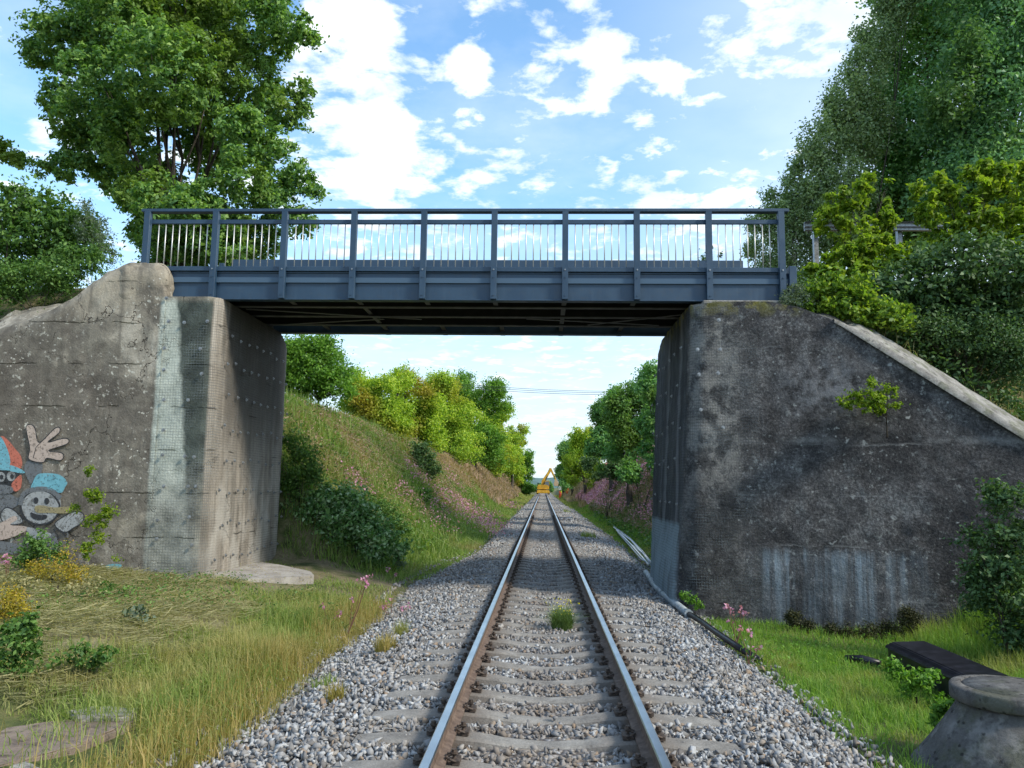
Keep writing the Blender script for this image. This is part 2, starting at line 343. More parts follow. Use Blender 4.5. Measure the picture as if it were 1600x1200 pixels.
def concrete_right(t, b):
    p = t.pos(); x, y, z = t.sep(p)
    big = t.noise(p, .7, 5, .6, .3); mid = t.noise(p, 3.5, 6, .68); fine = t.noise(p, 24, 6, .75)
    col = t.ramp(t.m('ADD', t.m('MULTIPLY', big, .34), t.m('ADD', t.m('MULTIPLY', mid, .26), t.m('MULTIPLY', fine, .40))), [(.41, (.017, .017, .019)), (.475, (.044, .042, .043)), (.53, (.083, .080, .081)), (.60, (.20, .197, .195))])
    lich = t.m('MULTIPLY', t.mr(t.noise(p, 10, 4, .6), .60, .68), t.mr(t.noise(p, 1.0, 3), .42, .56)); col = t.mix(t.m('MULTIPLY', lich, .8), col, (.34, .35, .34))
    sp = t.m('MULTIPLY', t.mr(t.m('ADD', t.vor(p, 6), t.m('MULTIPLY', fine, .25)), .26, .18), t.mr(t.noise(p, 1.2, 2), .52, .60)); col = t.mix(t.m('MULTIPLY', sp, .8), col, (.36, .37, .36))
    run = t.noise(t.comb(t.m('MULTIPLY', x, 4.2), t.m('MULTIPLY', y, 4.2), t.m('MULTIPLY', z, .25)), 1.1, 5, .6)
    fr = t.m('FRACT', t.m('DIVIDE', t.m('ADD', z, t.m('MULTIPLY', mid, .15)), .85)); line = t.m('MULTIPLY', t.mr(fr, 0., .05, 1., 0.), t.mr(t.noise(p, 1.5, 2), .45, .6))
    col = t.mix(t.m('MULTIPLY', line, .5), col, (.24, .24, .24))
    # lime running from the construction joint low on the wing wall
    rn2_ = t.noise(t.comb(t.m('MULTIPLY', x, 9.), y, 0.), 1., 3, .6)
    joint = t.mr(t.m('ADD', z, t.m('ADD', t.m('MULTIPLY', mid, .10), t.m('MULTIPLY', rn2_, .25))), .80, .95, 1., 0.)
    ff = t.m('MULTIPLY', t.m('MULTIPLY', joint, t.mr(z, -.6, .75, .35, 1.)), t.box(t.m('ADD', x, t.m('MULTIPLY', run, .6)), 4.0, 6.4, .35))
    rn2 = t.noise(t.comb(t.m('MULTIPLY', x, 11.), t.m('MULTIPLY', y, 11.), t.m('MULTIPLY', z, .5)), 1., 5, .7)
    col = t.mix(t.m('MULTIPLY', ff, t.m('MULTIPLY', t.mr(run, .40, .64, .12, 1.), t.mr(rn2, .36, .64, .15, 1.))), col, (.29, .36, .42))
    mp = t.m('MULTIPLY', t.m('MULTIPLY', t.box(x, 4.2, 5.5, .35), t.box(z, 3.0, 3.9, .3)), t.mr(mid, .42, .58)); col = t.mix(t.m('MULTIPLY', mp, .7), col, (.20, .20, .21))
    mp = t.m('MULTIPLY', t.box(t.m('ADD', z, t.m('MULTIPLY', mid, .2)), 2.62, 2.72, .05), t.mr(big, .42, .55)); col = t.mix(t.m('MULTIPLY', mp, .6), col, (.27, .27, .27))
    # weathered arris: flaked render beside the corner
    ar = t.m('MULTIPLY', t.box(x, 2.4, 3.35, .12), t.mr(y, 14.4, 14.5, 1., 0.))
    ac = t.ramp(t.m('ADD', t.m('MULTIPLY', mid, .6), t.m('MULTIPLY', fine, .4)), [(.40, (.04, .04, .04)), (.47, (.17, .17, .17)), (.56, (.33, .32, .30))])
    col = t.mix(t.m('MULTIPLY', t.m('MULTIPLY', ar, t.mr(t.m('ADD', mid, t.m('MULTIPLY', big, .5)), .68, .78, .35, 1.)), t.mr(z, 1.2, 2.6, .15, 1.)), col, ac)
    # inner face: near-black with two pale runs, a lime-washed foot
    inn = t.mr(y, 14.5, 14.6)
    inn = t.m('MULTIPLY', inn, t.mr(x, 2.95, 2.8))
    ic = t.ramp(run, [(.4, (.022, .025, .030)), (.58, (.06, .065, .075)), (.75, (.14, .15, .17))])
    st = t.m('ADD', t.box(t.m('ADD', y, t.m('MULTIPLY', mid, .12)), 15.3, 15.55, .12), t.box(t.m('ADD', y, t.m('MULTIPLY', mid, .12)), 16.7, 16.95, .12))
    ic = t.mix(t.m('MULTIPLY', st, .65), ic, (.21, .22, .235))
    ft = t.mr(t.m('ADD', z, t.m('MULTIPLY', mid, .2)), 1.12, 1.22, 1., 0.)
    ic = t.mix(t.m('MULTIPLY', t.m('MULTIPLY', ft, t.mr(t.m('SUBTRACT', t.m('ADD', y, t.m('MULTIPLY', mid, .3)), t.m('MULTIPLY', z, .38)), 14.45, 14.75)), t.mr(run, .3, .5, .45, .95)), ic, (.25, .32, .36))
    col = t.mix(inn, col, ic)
    moss = t.m('MULTIPLY', t.mr(z, 4.7, 5.0), t.mr(t.noise(p, 3, 3), .5, .58)); col = t.mix(t.m('MULTIPLY', moss, .7), col, (.22, .2, .04))
    h = t.m('ADD', t.m('ADD', t.m('MULTIPLY', fine, .7), t.m('MULTIPLY', mid, 1.4)), t.m('MULTIPLY', ar, t.m('MULTIPLY', fine, 2.)))
    return {'Base Color': col, 'Normal': t.bump(h, .9, .035)}
def concrete_plain(a, c, moss=0., pits=0):
    def f(t, b):
        p = t.pos(); n = t.noise(p, 3., 6, .65); n2_ = t.noise(p, 34, 5, .7)
        col = t.ramp(t.m('ADD', t.m('MULTIPLY', n, .7), t.m('MULTIPLY', n2_, .3)), [(.36, a), (.62, c)])
        col = t.mix(t.mr(t.noise(p, 9, 4, .6), .56, .66, 0., .6), col, tuple(q * .35 for q in a))
        if moss: col = t.mix(t.m('MULTIPLY', t.mr(t.noise(p, 4, 4), .5, .6), moss), col, (.07, .085, .02))
        h = t.m('ADD', n, n2_)
        if pits:
            pv = t.mr(t.m('ADD', t.vor(p, 11), t.m('MULTIPLY', n2_, .3)), .28, .36, 1., 0.); col = t.mix(t.m('MULTIPLY', pv, .8), col, (.02, .018, .017)); h = t.m('SUBTRACT', h, t.m('MULTIPLY', pv, .6))
            lp = t.mr(t.noise(p, 5, 4, .6), .55, .64); col = t.mix(t.m('MULTIPLY', lp, .5), col, (.24, .23, .215))
        return {'Base Color': col, 'Normal': t.bump(h, .7, .02)}
    return f
def leaf_mat(name, cols, trans=.35, rough=.5, yellow=None, scale=.6, bright=1):
    """leaf colours vary leaf by leaf and branch by branch"""
    m = bpy.data.materials.new(name); m.use_nodes = True; t = NT(m.node_tree); b = m.node_tree.nodes['Principled BSDF']; out = m.node_tree.nodes['Material Output']
    f = t.m('ADD', t.m('MULTIPLY', t.island(), .62), t.m('MULTIPLY', t.noise(t.pos(), scale, 3, .6), .55))
    n = len(cols); col = t.ramp(f, [(.2 + .65 * i / (n - 1), c) for i, c in enumerate(cols)])
    if bright != 1: col = t.mix(1., col, (bright,) * 3, 'MULTIPLY')
    if yellow: col = t.mix(t.mr(t.noise(t.pos(), yellow[1], 2), yellow[2], yellow[2] + .1, 0., .85), col, yellow[0])
    t.sock(b, 'Base Color', col); b.inputs['Roughness'].default_value = rough; b.inputs['Specular IOR Level'].default_value = .25
    tr = t.n.new('ShaderNodeBsdfTranslucent'); tcol = t.mix(1., col, (1.25, 1.4, .55), 'MULTIPLY'); t.sock(tr, 0, tcol)
    mx = t.n.new('ShaderNodeMixShader'); mx.inputs[0].default_value = trans; t.l.new(b.outputs[0], mx.inputs[1]); t.l.new(tr.outputs[0], mx.inputs[2]); t.l.new(mx.outputs[0], out.inputs[0])
    return m

def paint_blue(t, b):
    p = t.pos(); n = t.noise(p, 2.2, 5, .6); x, y, z = t.sep(p)
    st = t.noise(t.comb(t.m('MULTIPLY', x, 9.), y, t.m('MULTIPLY', z, .8)), 1., 4, .6)
    col = t.ramp(n, [(.35, (.016, .042, .080)), (.65, (.027, .062, .108))])
    col = t.mix(t.mr(st, .55, .75, 0., .12), col, (.12, .17, .23))
    gr = t.mr(t.noise(p, 12, 5, .7), .52, .72, 0., .35); col = t.mix(gr, col, (.05, .055, .06)); return {'Base Color': col, 'Roughness': t.mr(n, .3, .7, .34, .6), 'Normal': t.bump(t.noise(p, 1.6, 2), .12, .05)}
M_BLUE = mat('blue_grey_paint', rough=.45, build=paint_blue); M_BLUE.node_tree.nodes['Principled BSDF'].inputs['Specular IOR Level'].default_value = .5
M_BLUE2 = mat('lit_strip_blue_grey', (.065, .11, .165), .4)  # lighter copy of the girder blue, imitates light caught by the strip
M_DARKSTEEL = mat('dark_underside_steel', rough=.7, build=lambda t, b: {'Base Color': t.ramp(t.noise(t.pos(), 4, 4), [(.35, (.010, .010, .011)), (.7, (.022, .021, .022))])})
M_FLANGE = mat('flange_grey_brown', rough=.6, build=lambda t, b: {'Base Color': t.ramp(t.noise(t.pos(), 4, 4), [(.35, (.10, .10, .105)), (.7, (.17, .165, .17))])})
M_STAINLESS = mat('stainless_steel', (.62, .61, .58), .4, .55)
M_GALV = mat('galvanised', rough=.45, metal=.7, build=lambda t, b: {'Base Color': t.ramp(t.noise(t.pos(), 20, 3), [(.3, (.18, .185, .19)), (.7, (.40, .41, .42))])})
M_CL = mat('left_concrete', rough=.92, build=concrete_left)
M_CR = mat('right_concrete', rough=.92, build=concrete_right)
M_COPE = mat('coping_concrete', rough=.9, build=concrete_plain((.14, .13, .12), (.36, .345, .32), .4))
M_COPEL = mat('left_coping_concrete', rough=.9, build=concrete_plain((.22, .20, .165), (.42, .38, .32)))
M_MAN = mat('manhole_concrete', rough=.92, build=concrete_plain((.055, .052, .050), (.15, .142, .134), .25, 1))
M_SLAB = mat('slab_concrete', rough=.92, build=concrete_plain((.24, .215, .19), (.42, .39, .35)))
M_BSLAB = mat('brown_slab_concrete', rough=.92, build=concrete_plain((.16, .12, .095), (.27, .21, .17)))
def sleeper_m(t, b):
    p = t.pos(); n = t.noise(p, 5, 6, .65); f = t.noise(p, 55, 4, .7); x, y, z = t.sep(p)
    col = t.ramp(t.m('ADD', t.m('MULTIPLY', n, .6), t.m('MULTIPLY', f, .4)), [(.34, (.12, .11, .10)), (.5, (.22, .205, .185)), (.66, (.33, .31, .28))])
    ax = t.m('ABSOLUTE', t.m('SUBTRACT', t.m('ABSOLUTE', x), .7525)); rust = t.m('MULTIPLY', t.mr(ax, .08, .36, 1., 0.), t.mr(n, .3, .6))
    col = t.mix(t.m('MULTIPLY', rust, .75), col, (.10, .065, .045))
    return {'Base Color': col, 'Normal': t.bump(t.m('ADD', n, f), .5, .012)}
M_SLEEP = mat('sleeper_concrete', rough=.9, build=sleeper_m)
M_RUST = mat('rail_rust', rough=.75, build=lambda t, b: {'Base Color': t.ramp(t.noise(t.pos(), 14, 5, .65), [(.35, (.085, .058, .045)), (.55, (.15, .105, .08)), (.7, (.21, .155, .12))])})
M_RAILTOP = mat('rail_running_surface', rough=.3, metal=1, build=lambda t, b: {'Base Color': t.ramp(t.noise(t.pos(), 3, 3), [(.3, (.55, .58, .62)), (.7, (.74, .77, .80))])})
M_CLIP = mat('rusty_clip', rough=.7, metal=.3, build=lambda t, b: {'Base Color': t.ramp(t.noise(t.pos(), 40, 3), [(.35, (.05, .04, .034)), (.7, (.15, .11, .085))])})
def stone_m(t, b):
    p = t.pos(); i = t.island()
    col = t.ramp(i, [(0., (.09, .09, .095)), (.15, (.17, .175, .18)), (.36, (.28, .285, .295)), (.6, (.39, .40, .41)), (.84, (.54, .555, .565)), (.9, (.34, .31, .27)), (.97, (.30, .21, .14))])
    x, y, z = t.sep(p)
    rust = t.m('MULTIPLY', t.mr(t.m('ABSOLUTE', x), 1.15, .8), t.mr(t.noise(p, 2.5, 3), .42, .62, 0., .7)); col = t.mix(rust, col, (.17, .13, .10))
    dirt = t.mr(t.noise(p, 30, 4), .4, .65, .35, 0.); col = t.mix(dirt, col, (.12, .115, .11))
    br = t.mr(t.noise(p, .6, 3), .35, .65, 0., .35); col = t.mix(br, col, (.30, .25, .2))
    return {'Base Color': col}
M_STONE = mat('ballast_stone', rough=.85, build=stone_m)
def bed_m(t, b):
    p = t.pos(); v = t.vor(p, 22, 'Color'); d = t.vor(p, 22); g = t.sep(v)[0]; x, y, z = t.sep(p)
    col = t.ramp(g, [(.0, (.13, .13, .14)), (.35, (.26, .265, .28)), (.7, (.42, .43, .44)), (.95, (.33, .28, .22))])
    col = t.mix(t.mr(d, .3, .6, 0., .85), col, (.05, .048, .045))
    rust = t.m('MULTIPLY', t.mr(t.m('ABSOLUTE', x), 1.1, .8), .35); col = t.mix(rust, col, (.16, .12, .095))
    return {'Base Color': col, 'Normal': t.bump(t.m('SUBTRACT', 1., d), .9, .03)}
M_BED = mat('ballast_bed_material', rough=.9, build=bed_m)
def soil_m(t, b):
    p = t.pos(); x, y, z = t.sep(p); n = t.noise(p, 1.4, 6, .65); f = t.noise(p, 16, 5, .7)
    col = t.ramp(n, [(.34, (.045, .06, .018)), (.48, (.085, .10, .03)), (.6, (.17, .15, .06)), (.72, (.24, .19, .10))])
    hay = t.m('MULTIPLY', t.m('MULTIPLY', t.mr(y, 14.8, 14.2), t.mr(y, 7., 8.5)), t.mr(x, -3.6, -4.6))
    col = t.mix(t.m('MULTIPLY', hay, .8), col, t.ramp(f, [(.3, (.13, .11, .055)), (.65, (.34, .29, .16))]))
    earth = t.m('MULTIPLY', t.mr(y, 13.3, 14.1), t.m('MULTIPLY', t.mr(y, 19.5, 18.5), t.mr(x, -2.4, -3.2)))
    col = t.mix(t.m('MULTIPLY', earth, t.mr(n, .4, .55)), col, t.ramp(f, [(.35, (.12, .10, .055)), (.65, (.24, .20, .12))]))
    far = t.mr(y, 24., 45.)
    col = t.mix(t.m('MULTIPLY', far, t.mr(z, .2, 2.)), col, t.ramp(f, [(.35, (.13, .10, .05)), (.65, (.24, .17, .10))]))
    return {'Base Color': col, 'Normal': t.bump(t.m('ADD', n, f), .8, .05)}
M_SOIL = mat('ground_soil', rough=.95, build=soil_m)
M_BARK = mat('bark', rough=.95, build=lambda t, b: {'Base Color': t.ramp(t.noise(t.pos(), 9, 5, .7), [(.35, (.035, .028, .022)), (.65, (.12, .10, .08))]), 'Normal': t.bump(t.noise(t.pos(), 14, 5, .7), .8, .03)})
M_BIRCHBARK = mat('birch_bark', rough=.8, build=lambda t, b: {'Base Color': t.ramp(t.noise(t.pos(), 5, 5, .7), [(.42, (.05, .045, .04)), (.52, (.5, .48, .44))])})
M_OAK = leaf_mat('oak_leaves', [(.035, .085, .032), (.062, .13, .042), (.10, .185, .05), (.17, .26, .06)], .36, yellow=((.17, .25, .04), .22, .5), bright=1.65)
M_MAPLE = leaf_mat('dark_green_leaves', [(.035, .085, .030), (.06, .125, .042), (.10, .18, .055)], .38, yellow=((.15, .25, .05), .33, .5), bright=2.5)  # yellow noise patches imitate sunlit clumps in the crown
M_MAPLE2 = leaf_mat('deep_green_leaves', [(.04, .09, .05), (.065, .13, .06), (.10, .18, .075)], .36, yellow=((.12, .21, .06), .4, .52), bright=2.4)  # paler noise patches stand in for lit clumps here too
M_BIRCH = leaf_mat('birch_leaves', [(.06, .09, .05), (.10, .14, .07), (.16, .20, .10)], .38, bright=2.3)
M_SUNNY = leaf_mat('yellow_green_leaves', [(.08, .15, .02), (.16, .235, .028), (.26, .31, .035)], .42, yellow=((.34, .27, .035), .16, .55), bright=1.9)
M_ROUND = leaf_mat('fresh_green_leaves', [(.035, .09, .014), (.07, .15, .022), (.12, .22, .03)], .38, bright=1.7)
M_LIME = leaf_mat('lime_leaves', [(.09, .16, .016), (.17, .27, .026), (.31, .39, .045)], .5, bright=1.0)
M_LIMEMIX = leaf_mat('green_and_lime_leaves', [(.05, .10, .025), (.09, .17, .03), (.17, .27, .035), (.28, .36, .045)], .4, bright=1.2)
M_BUSHD = leaf_mat('dark_bush_leaves', [(.026, .055, .022), (.045, .085, .032), (.08, .13, .05)], .28, bright=1.7)
M_BUSH = leaf_mat('bush_leaves', [(.028, .065, .018), (.055, .11, .028), (.10, .17, .04)], .35, bright=1.75)
M_BUSH2 = leaf_mat('mixed_bush_leaves', [(.03, .065, .025), (.05, .11, .035), (.09, .16, .05), (.20, .26, .16)], .32, bright=2.3)
M_WILLOW = leaf_mat('grey_green_leaves', [(.07, .11, .07), (.13, .18, .12), (.20, .25, .18)], .35)
M_YFLOW = leaf_mat('yellow_flowers', [(.28, .24, .03), (.42, .34, .03), (.35, .22, .05)], .3)
M_YELLOWFL = leaf_mat('bright_yellow_petals', [(.65, .55, .02), (.8, .66, .04)], .3)
M_PINK = leaf_mat('pink_petals', [(.45, .16, .30), (.62, .26, .44), (.76, .42, .60)], .4)
M_PALEPINK = leaf_mat('dusty_pink_seedheads', [(.20, .19, .09), (.31, .24, .13), (.42, .28, .20), (.50, .35, .30)], .4)
M_BANKMIX = leaf_mat('bank_mix', [(.06, .12, .035), (.13, .17, .06), (.26, .20, .13), (.36, .24, .21)], .35)
M_STEM = mat('green_stem', (.10, .13, .05), .7)
M_REDSTEM = mat('red_stem', (.16, .07, .05), .7)
M_STRAW = leaf_mat('straw', [(.15, .16, .06), (.27, .25, .11), (.42, .38, .20)], .3)
def grass_m(name, lo, cols, dry, thr, sc=.7): return leaf_mat(name, cols, .42, .6, yellow=(dry, sc, thr), scale=sc, bright=1.2)
M_GRASS = grass_m('grass_blades', 0, [(.11, .165, .035), (.19, .25, .06), (.30, .33, .11)], (.40, .34, .14), .48)
M_GRASSR = grass_m('bright_grass_blades', 0, [(.08, .17, .025), (.14, .25, .04), (.24, .34, .07)], (.32, .32, .10), .52)
M_BANKG = grass_m('bank_grass_blades', 0, [(.09, .16, .03), (.16, .24, .055), (.26, .31, .10)], (.30, .25, .12), .56, .25)
M_DRY = leaf_mat('dry_edge_grass', [(.22, .20, .06), (.38, .31, .10), (.46, .34, .14)], .4)
M_BLACK = mat('black_plastic', rough=.35, build=lambda t, b: {'Base Color': t.ramp(t.noise(t.pos(), 8, 4), [(.4, (.006, .006, .009)), (.7, (.02, .02, .028))])})
M_PIPE = mat('pale_pipe', rough=.6, build=concrete_plain((.22, .25, .27), (.46, .50, .52)))
M_MACH = mat('machine_yellow', rough=.5, build=lambda t, b: {'Base Color': t.ramp(t.noise(t.pos(), 2, 4), [(.35, (.42, .23, .02)), (.65, (.62, .36, .04))])})
M_MDARK = mat('machine_dark', (.03, .03, .03), .5)
M_GLASS = mat('cab_glass', (.10, .14, .17), .08)
M_ORANGE = mat('hi_vis_orange', (.85, .10, .02), .7)
M_YELLOWV = mat('hi_vis_yellow', (.7, .8, .05), .7)
M_SKIN = mat('skin', (.5, .3, .22), .6)
M_WHITE = mat('white_paint', (.75, .75, .72), .5)
M_MOSS = leaf_mat('dark_moss', [(.018, .022, .006), (.04, .045, .014), (.07, .07, .025)], .1)
M_HILL = mat('haze_tinted_hill', rough=1, build=lambda t, b: {'Base Color': t.ramp(t.noise(t.pos(), .05, 5, .7), [(.35, (.06, .11, .10)), (.65, (.12, .19, .18))])})  # bluish tint stands in for distance haze, painted into the forest colour

# ------------------------------------------------------------------ the ground
def axis(*segs):
    out = []
    for a, b, s in segs: out += list(np.arange(a, b, s))
    return np.array(out + [segs[-1][1]])
def grid(name, xs, ys, zf, mats, smooth=True):
    X, Y = np.meshgrid(xs, ys); Z = zf(X, Y); V = np.stack([X, Y, Z], -1).reshape(-1, 3)
    nx, ny = len(xs), len(ys); i = np.arange(nx - 1)[None, :] + np.arange(ny - 1)[:, None] * nx
    Fc = np.stack([i, i + 1, i + nx + 1, i + nx], -1).reshape(-1, 4)
    return link(name, arr_mesh(name, V, Fc), None, mats, smooth)
gx = axis((-900, -100, 80), (-100, -24, 6), (-24, -12, .8), (-12, 12, .2), (12, 24, .8), (24, 100, 6), (100, 900, 80))
gy = axis((-30, 0, 3), (0, 24, .2), (24, 60, .6), (60, 240, 3), (240, 500, 12), (500, 3000, 125))
tag(grid('ground', gx, gy, ground, M_SOIL), kind='structure')
def bedz(x, y):
    ax = np.abs(x); e = np.where(x < 0, -edgeL(y), edgeR(y)) + .12
    return np.interp(ax, [0, 1.55, 1.8], [-.262, -.262, -.275]) - np.maximum(ax - 1.8, 0) / (e - 1.75) * .26 + .012 * n2d(x, y, 3, 2)
by = axis((-2, 24, .15), (24, 60, .5), (60, 460, 4)); bu = np.linspace(-1, 1, 61)
Yb = np.repeat(by[:, None], len(bu), 1); Xb = np.where(bu[None, :] < 0, -bu[None, :] * (edgeL(Yb) - .12), bu[None, :] * (edgeR(Yb) + .12))
Zb = bedz(Xb, Yb); V = np.stack([Xb, Yb, Zb], -1).reshape(-1, 3)
i = np.arange(len(bu) - 1)[None, :] + np.arange(len(by) - 1)[:, None] * len(bu)
o = link('ballast_bed', arr_mesh('ballast_bed', V, np.stack([i, i + 1, i + len(bu) + 1, i + len(bu)], -1).reshape(-1, 4)), None, M_BED, True)
tag(o, kind='structure')

# ballast stones
SP = .65; Y0 = 6.50 - SP * 9
SLY = np.array([Y0 + SP * k for k in range(640)])
def hull(seed, n=8):
    g = np.random.default_rng(seed); P = g.normal(size=(n, 3)); P /= np.linalg.norm(P, axis=1)[:, None]; P *= g.uniform(.8, 1.1, n)[:, None] * np.array([1, .74, .52])
    bm = bmesh.new(); vs = [bm.verts.new(p) for p in P]; r = bmesh.ops.convex_hull(bm, input=vs)
    bmesh.ops.delete(bm, geom=[v for v in bm.verts if not v.link_faces], context='VERTS'); bmesh.ops.triangulate(bm, faces=bm.faces[:])
    bm.verts.index_update(); Vv = np.array([v.co[:] for v in bm.verts]); Ff = np.array([[v.index for v in f.verts] for f in bm.faces]); bm.free(); return Vv, Ff
HULLS = [hull(s) for s in range(14)]
def stones(P, S, seed):
    g = np.random.default_rng(seed); Rm = rotmats(len(P), g); parts = []; w = g.integers(0, len(HULLS), len(P))
    for k, (hv, hf) in enumerate(HULLS):
        q = np.where(w == k)[0]
        if not len(q): continue
        V = np.einsum('nij,vj->nvi', Rm[q], hv) * S[q, None, None] + P[q][:, None]
        parts.append((V.reshape(-1, 3), (hf[None] + np.arange(len(q))[:, None, None] * len(hv)).reshape(-1, 3)))
    return joinVF(parts)
PP = []; SS = []
for (a, b, dens, s) in ((3.9, 9, 950, .034), (9, 16, 780, .034), (16, 27, 450, .038), (27, 46, 190, .05), (46, 90, 50, .07)):
    n = int((b - a) * 5.9 * dens); y = rng.uniform(a, b, n); x = rng.uniform(-3.1, 3.0, n)
    e0 = edgeL(y) - .12 - .25 * rng.random(n) ** 3 + .12 * n2d(x * 0, y, 1.3, 4); e1 = edgeR(y) + .12 + .3 * rng.random(n) ** 3 + .1 * n2d(x * 0, y, 1.3, 14)
    k = (SLY[:, None] if 0 else 0); ph = (y - Y0 + SP / 2) % SP - SP / 2
    onsl = (np.abs(x) < 1.50) & (np.abs(ph) < .125); onr = np.abs(np.abs(x) - .7525) < .10
    ok = (x > e0) & (x < e1) & ~onr & (~onsl | (rng.random(n) < .02))
    x, y, on = x[ok], y[ok], onsl[ok]; sz = s * rng.lognormal(0, .34, len(x)); sz = np.minimum(sz, s * 1.8)
    z = np.where((x < edgeL(y) - .1) | (x > edgeR(y) + .1), ground(x, y), bedz(x, y)) + rng.uniform(-.01, .035, len(x)) - .02 * ((np.abs(x) < .7) & ~on) + .012 * (np.abs(x) > 1.6)
    z = z + .012 * (rng.random(len(x)) < .3); z = np.where(on, -.215, z); sz = np.where(on, sz * .6, sz)
    PP.append(np.stack([x, y, z], -1)); SS.append(sz)
V, Fc = stones(np.concatenate(PP), np.concatenate(SS), 5)
tag(link('ballast_stones', arr_mesh('ballast_stones', V, Fc), None, M_STONE), 'grey and white crushed stone ballast heaped around the sleepers', 'gravel', kind='stuff')

# ------------------------------------------------------------------ the track
ABS = True
trk = empty('railway_track', (0, 4, -.2), 'single railway track of shiny steel rails on concrete sleepers running under the bridge', 'railway track')
prof = [(-.0700, -.172), (.07, -.172), (.07, -.16), (.018, -.142), (.009, -.13), (.009, -.05), (.035, -.036), (.0355, -.008), (.028, 0), (-.028, 0), (-.0355, -.008), (-.035, -.036), (-.009, -.05), (-.009, -.13), (-.018, -.142), (-.07, -.16)]
for s in (-1, 1):
    mb = MB(); mb.prism([(u + s * .7525, v) for u, v in prof], -3, 420, 'y')
    o = mb.build('rail', [M_RUST, M_RAILTOP], trk)
    for p_ in o.data.polygons:
        if p_.normal.z > .55 and p_.center.z > -.02: p_.material_index = 1
sm = bmesh.new(); xs_ = [-1.48, -1.3, -1.0, -.75, -.5, -.3, 0, .3, .5, .75, 1.0, 1.3, 1.48]
tz = {1.48: -.238, 1.3: -.222, 1.0: -.208, .75: -.182, .5: -.200, .3: -.230, 0: -.248}; hw = {1.48: .11, 1.3: .118, 1.0: .118, .75: .112, .5: .10, .3: .09, 0: .085}
rings = []
for x in xs_:
    a = abs(x); z_ = tz[a]; w_ = hw[a]
    rings.append([sm.verts.new(q) for q in ((x, -w_ - .03, -.40), (x, -w_, z_ - .018), (x, -w_ + .018, z_), (x, w_ - .018, z_), (x, w_, z_ - .018), (x, w_ + .03, -.40))])
for a, b in zip(rings, rings[1:]):
    for k in range(6): sm.faces.new((a[k], a[(k + 1) % 6], b[(k + 1) % 6], b[k]))
sm.faces.new(rings[0]); sm.faces.new(rings[-1][::-1]); bmesh.ops.recalc_face_normals(sm, faces=sm.faces[:])
sme = bpy.data.meshes.new('sleeper'); sm.to_mesh(sme); sm.free()
# spring clip: bent rod on a shoulder with a screw
def clip_mesh():
    mb = MB()
    mb.tube([(.075, -.075, .012), (.03, -.085, .03), (-.005, -.055, .035), (-.002, -.02, .035), (.035, -.014, .05), (.07, -.014, .052), (.07, .014, .052), (.035, .014, .05), (-.002, .02, .035), (-.005, .055, .035), (.03, .085, .03), (.075, .075, .012)], .0105, 6)
    mb.cyl((.052, 0, -.01), (.052, 0, .085), .013, seg=8); mb.cyl((.052, 0, .066), (.052, 0, .088), .024, seg=6); mb.cyl((.052, 0, .055), (.052, 0, .063), .033, seg=12)
    mb.box((.075, 0, 0), (.06, .15, .035)); mb.box((.03, 0, -.004), (.05, .12, .02))
    bmesh.ops.recalc_face_normals(mb.bm, faces=mb.bm.faces[:]); me = bpy.data.meshes.new('rail_clip'); mb.bm.to_mesh(me); mb.bm.free(); return me
clip = clip_mesh(); clip.materials.append(M_CLIP); sme.materials.append(M_SLEEP)
crest = [k for k, y in enumerate(SLY) if y > 4.0]
first = crest[:100]; rest = [k for k in crest[100:] if SLY[k] < 400]
for j, k in enumerate(first):
    s = bpy.data.objects.new('sleeper', sme); COL.objects.link(s); s.parent = trk; s.location = Vector((0, SLY[k] + random.uniform(-.01, .01), 0)) - trk.location
    if j < 25:
        for side in (-1, 1):
            for d in (-1, 1):
                c = bpy.data.objects.new('rail_clip', clip); COL.objects.link(c); c.parent = s
                c.scale = (.85, .85, .85); c.location = (side * .7525 + d * .072, 0, -.172); c.rotation_euler = (0, 0, 0 if d > 0 else math.pi)
def repeat(me, locs, rots=None):
    n = len(me.vertices); v = np.empty(n * 3); me.vertices.foreach_get('co', v); v = v.reshape(-1, 3); me.calc_loop_triangles()
    f = np.empty(len(me.loop_triangles) * 3, np.int32); me.loop_triangles.foreach_get('vertices', f); f = f.reshape(-1, 3); parts = []
    for i, l in enumerate(locs):
        vv = v * (np.array([-1, -1, 1]) if rots is not None and rots[i] else 1); parts.append((vv + np.array(l), f))
    return joinVF(parts)
V, Fc = repeat(sme, [(0, SLY[k], 0) for k in rest]); o = link('sleeper_row', arr_mesh('sleepers', V, Fc), trk, M_SLEEP); o['kind'] = 'stuff'
lc = [(s * .7525 + d * .072, SLY[k], -.172) for k in first[25:75] for s in (-1, 1) for d in (-1, 1)]
V, Fc = repeat(clip, lc, [l[0] % 1.505 < .7525 for l in lc]); o = link('rail_clip_row', arr_mesh('rail_clips', V, Fc), trk, M_CLIP); o['kind'] = 'stuff'

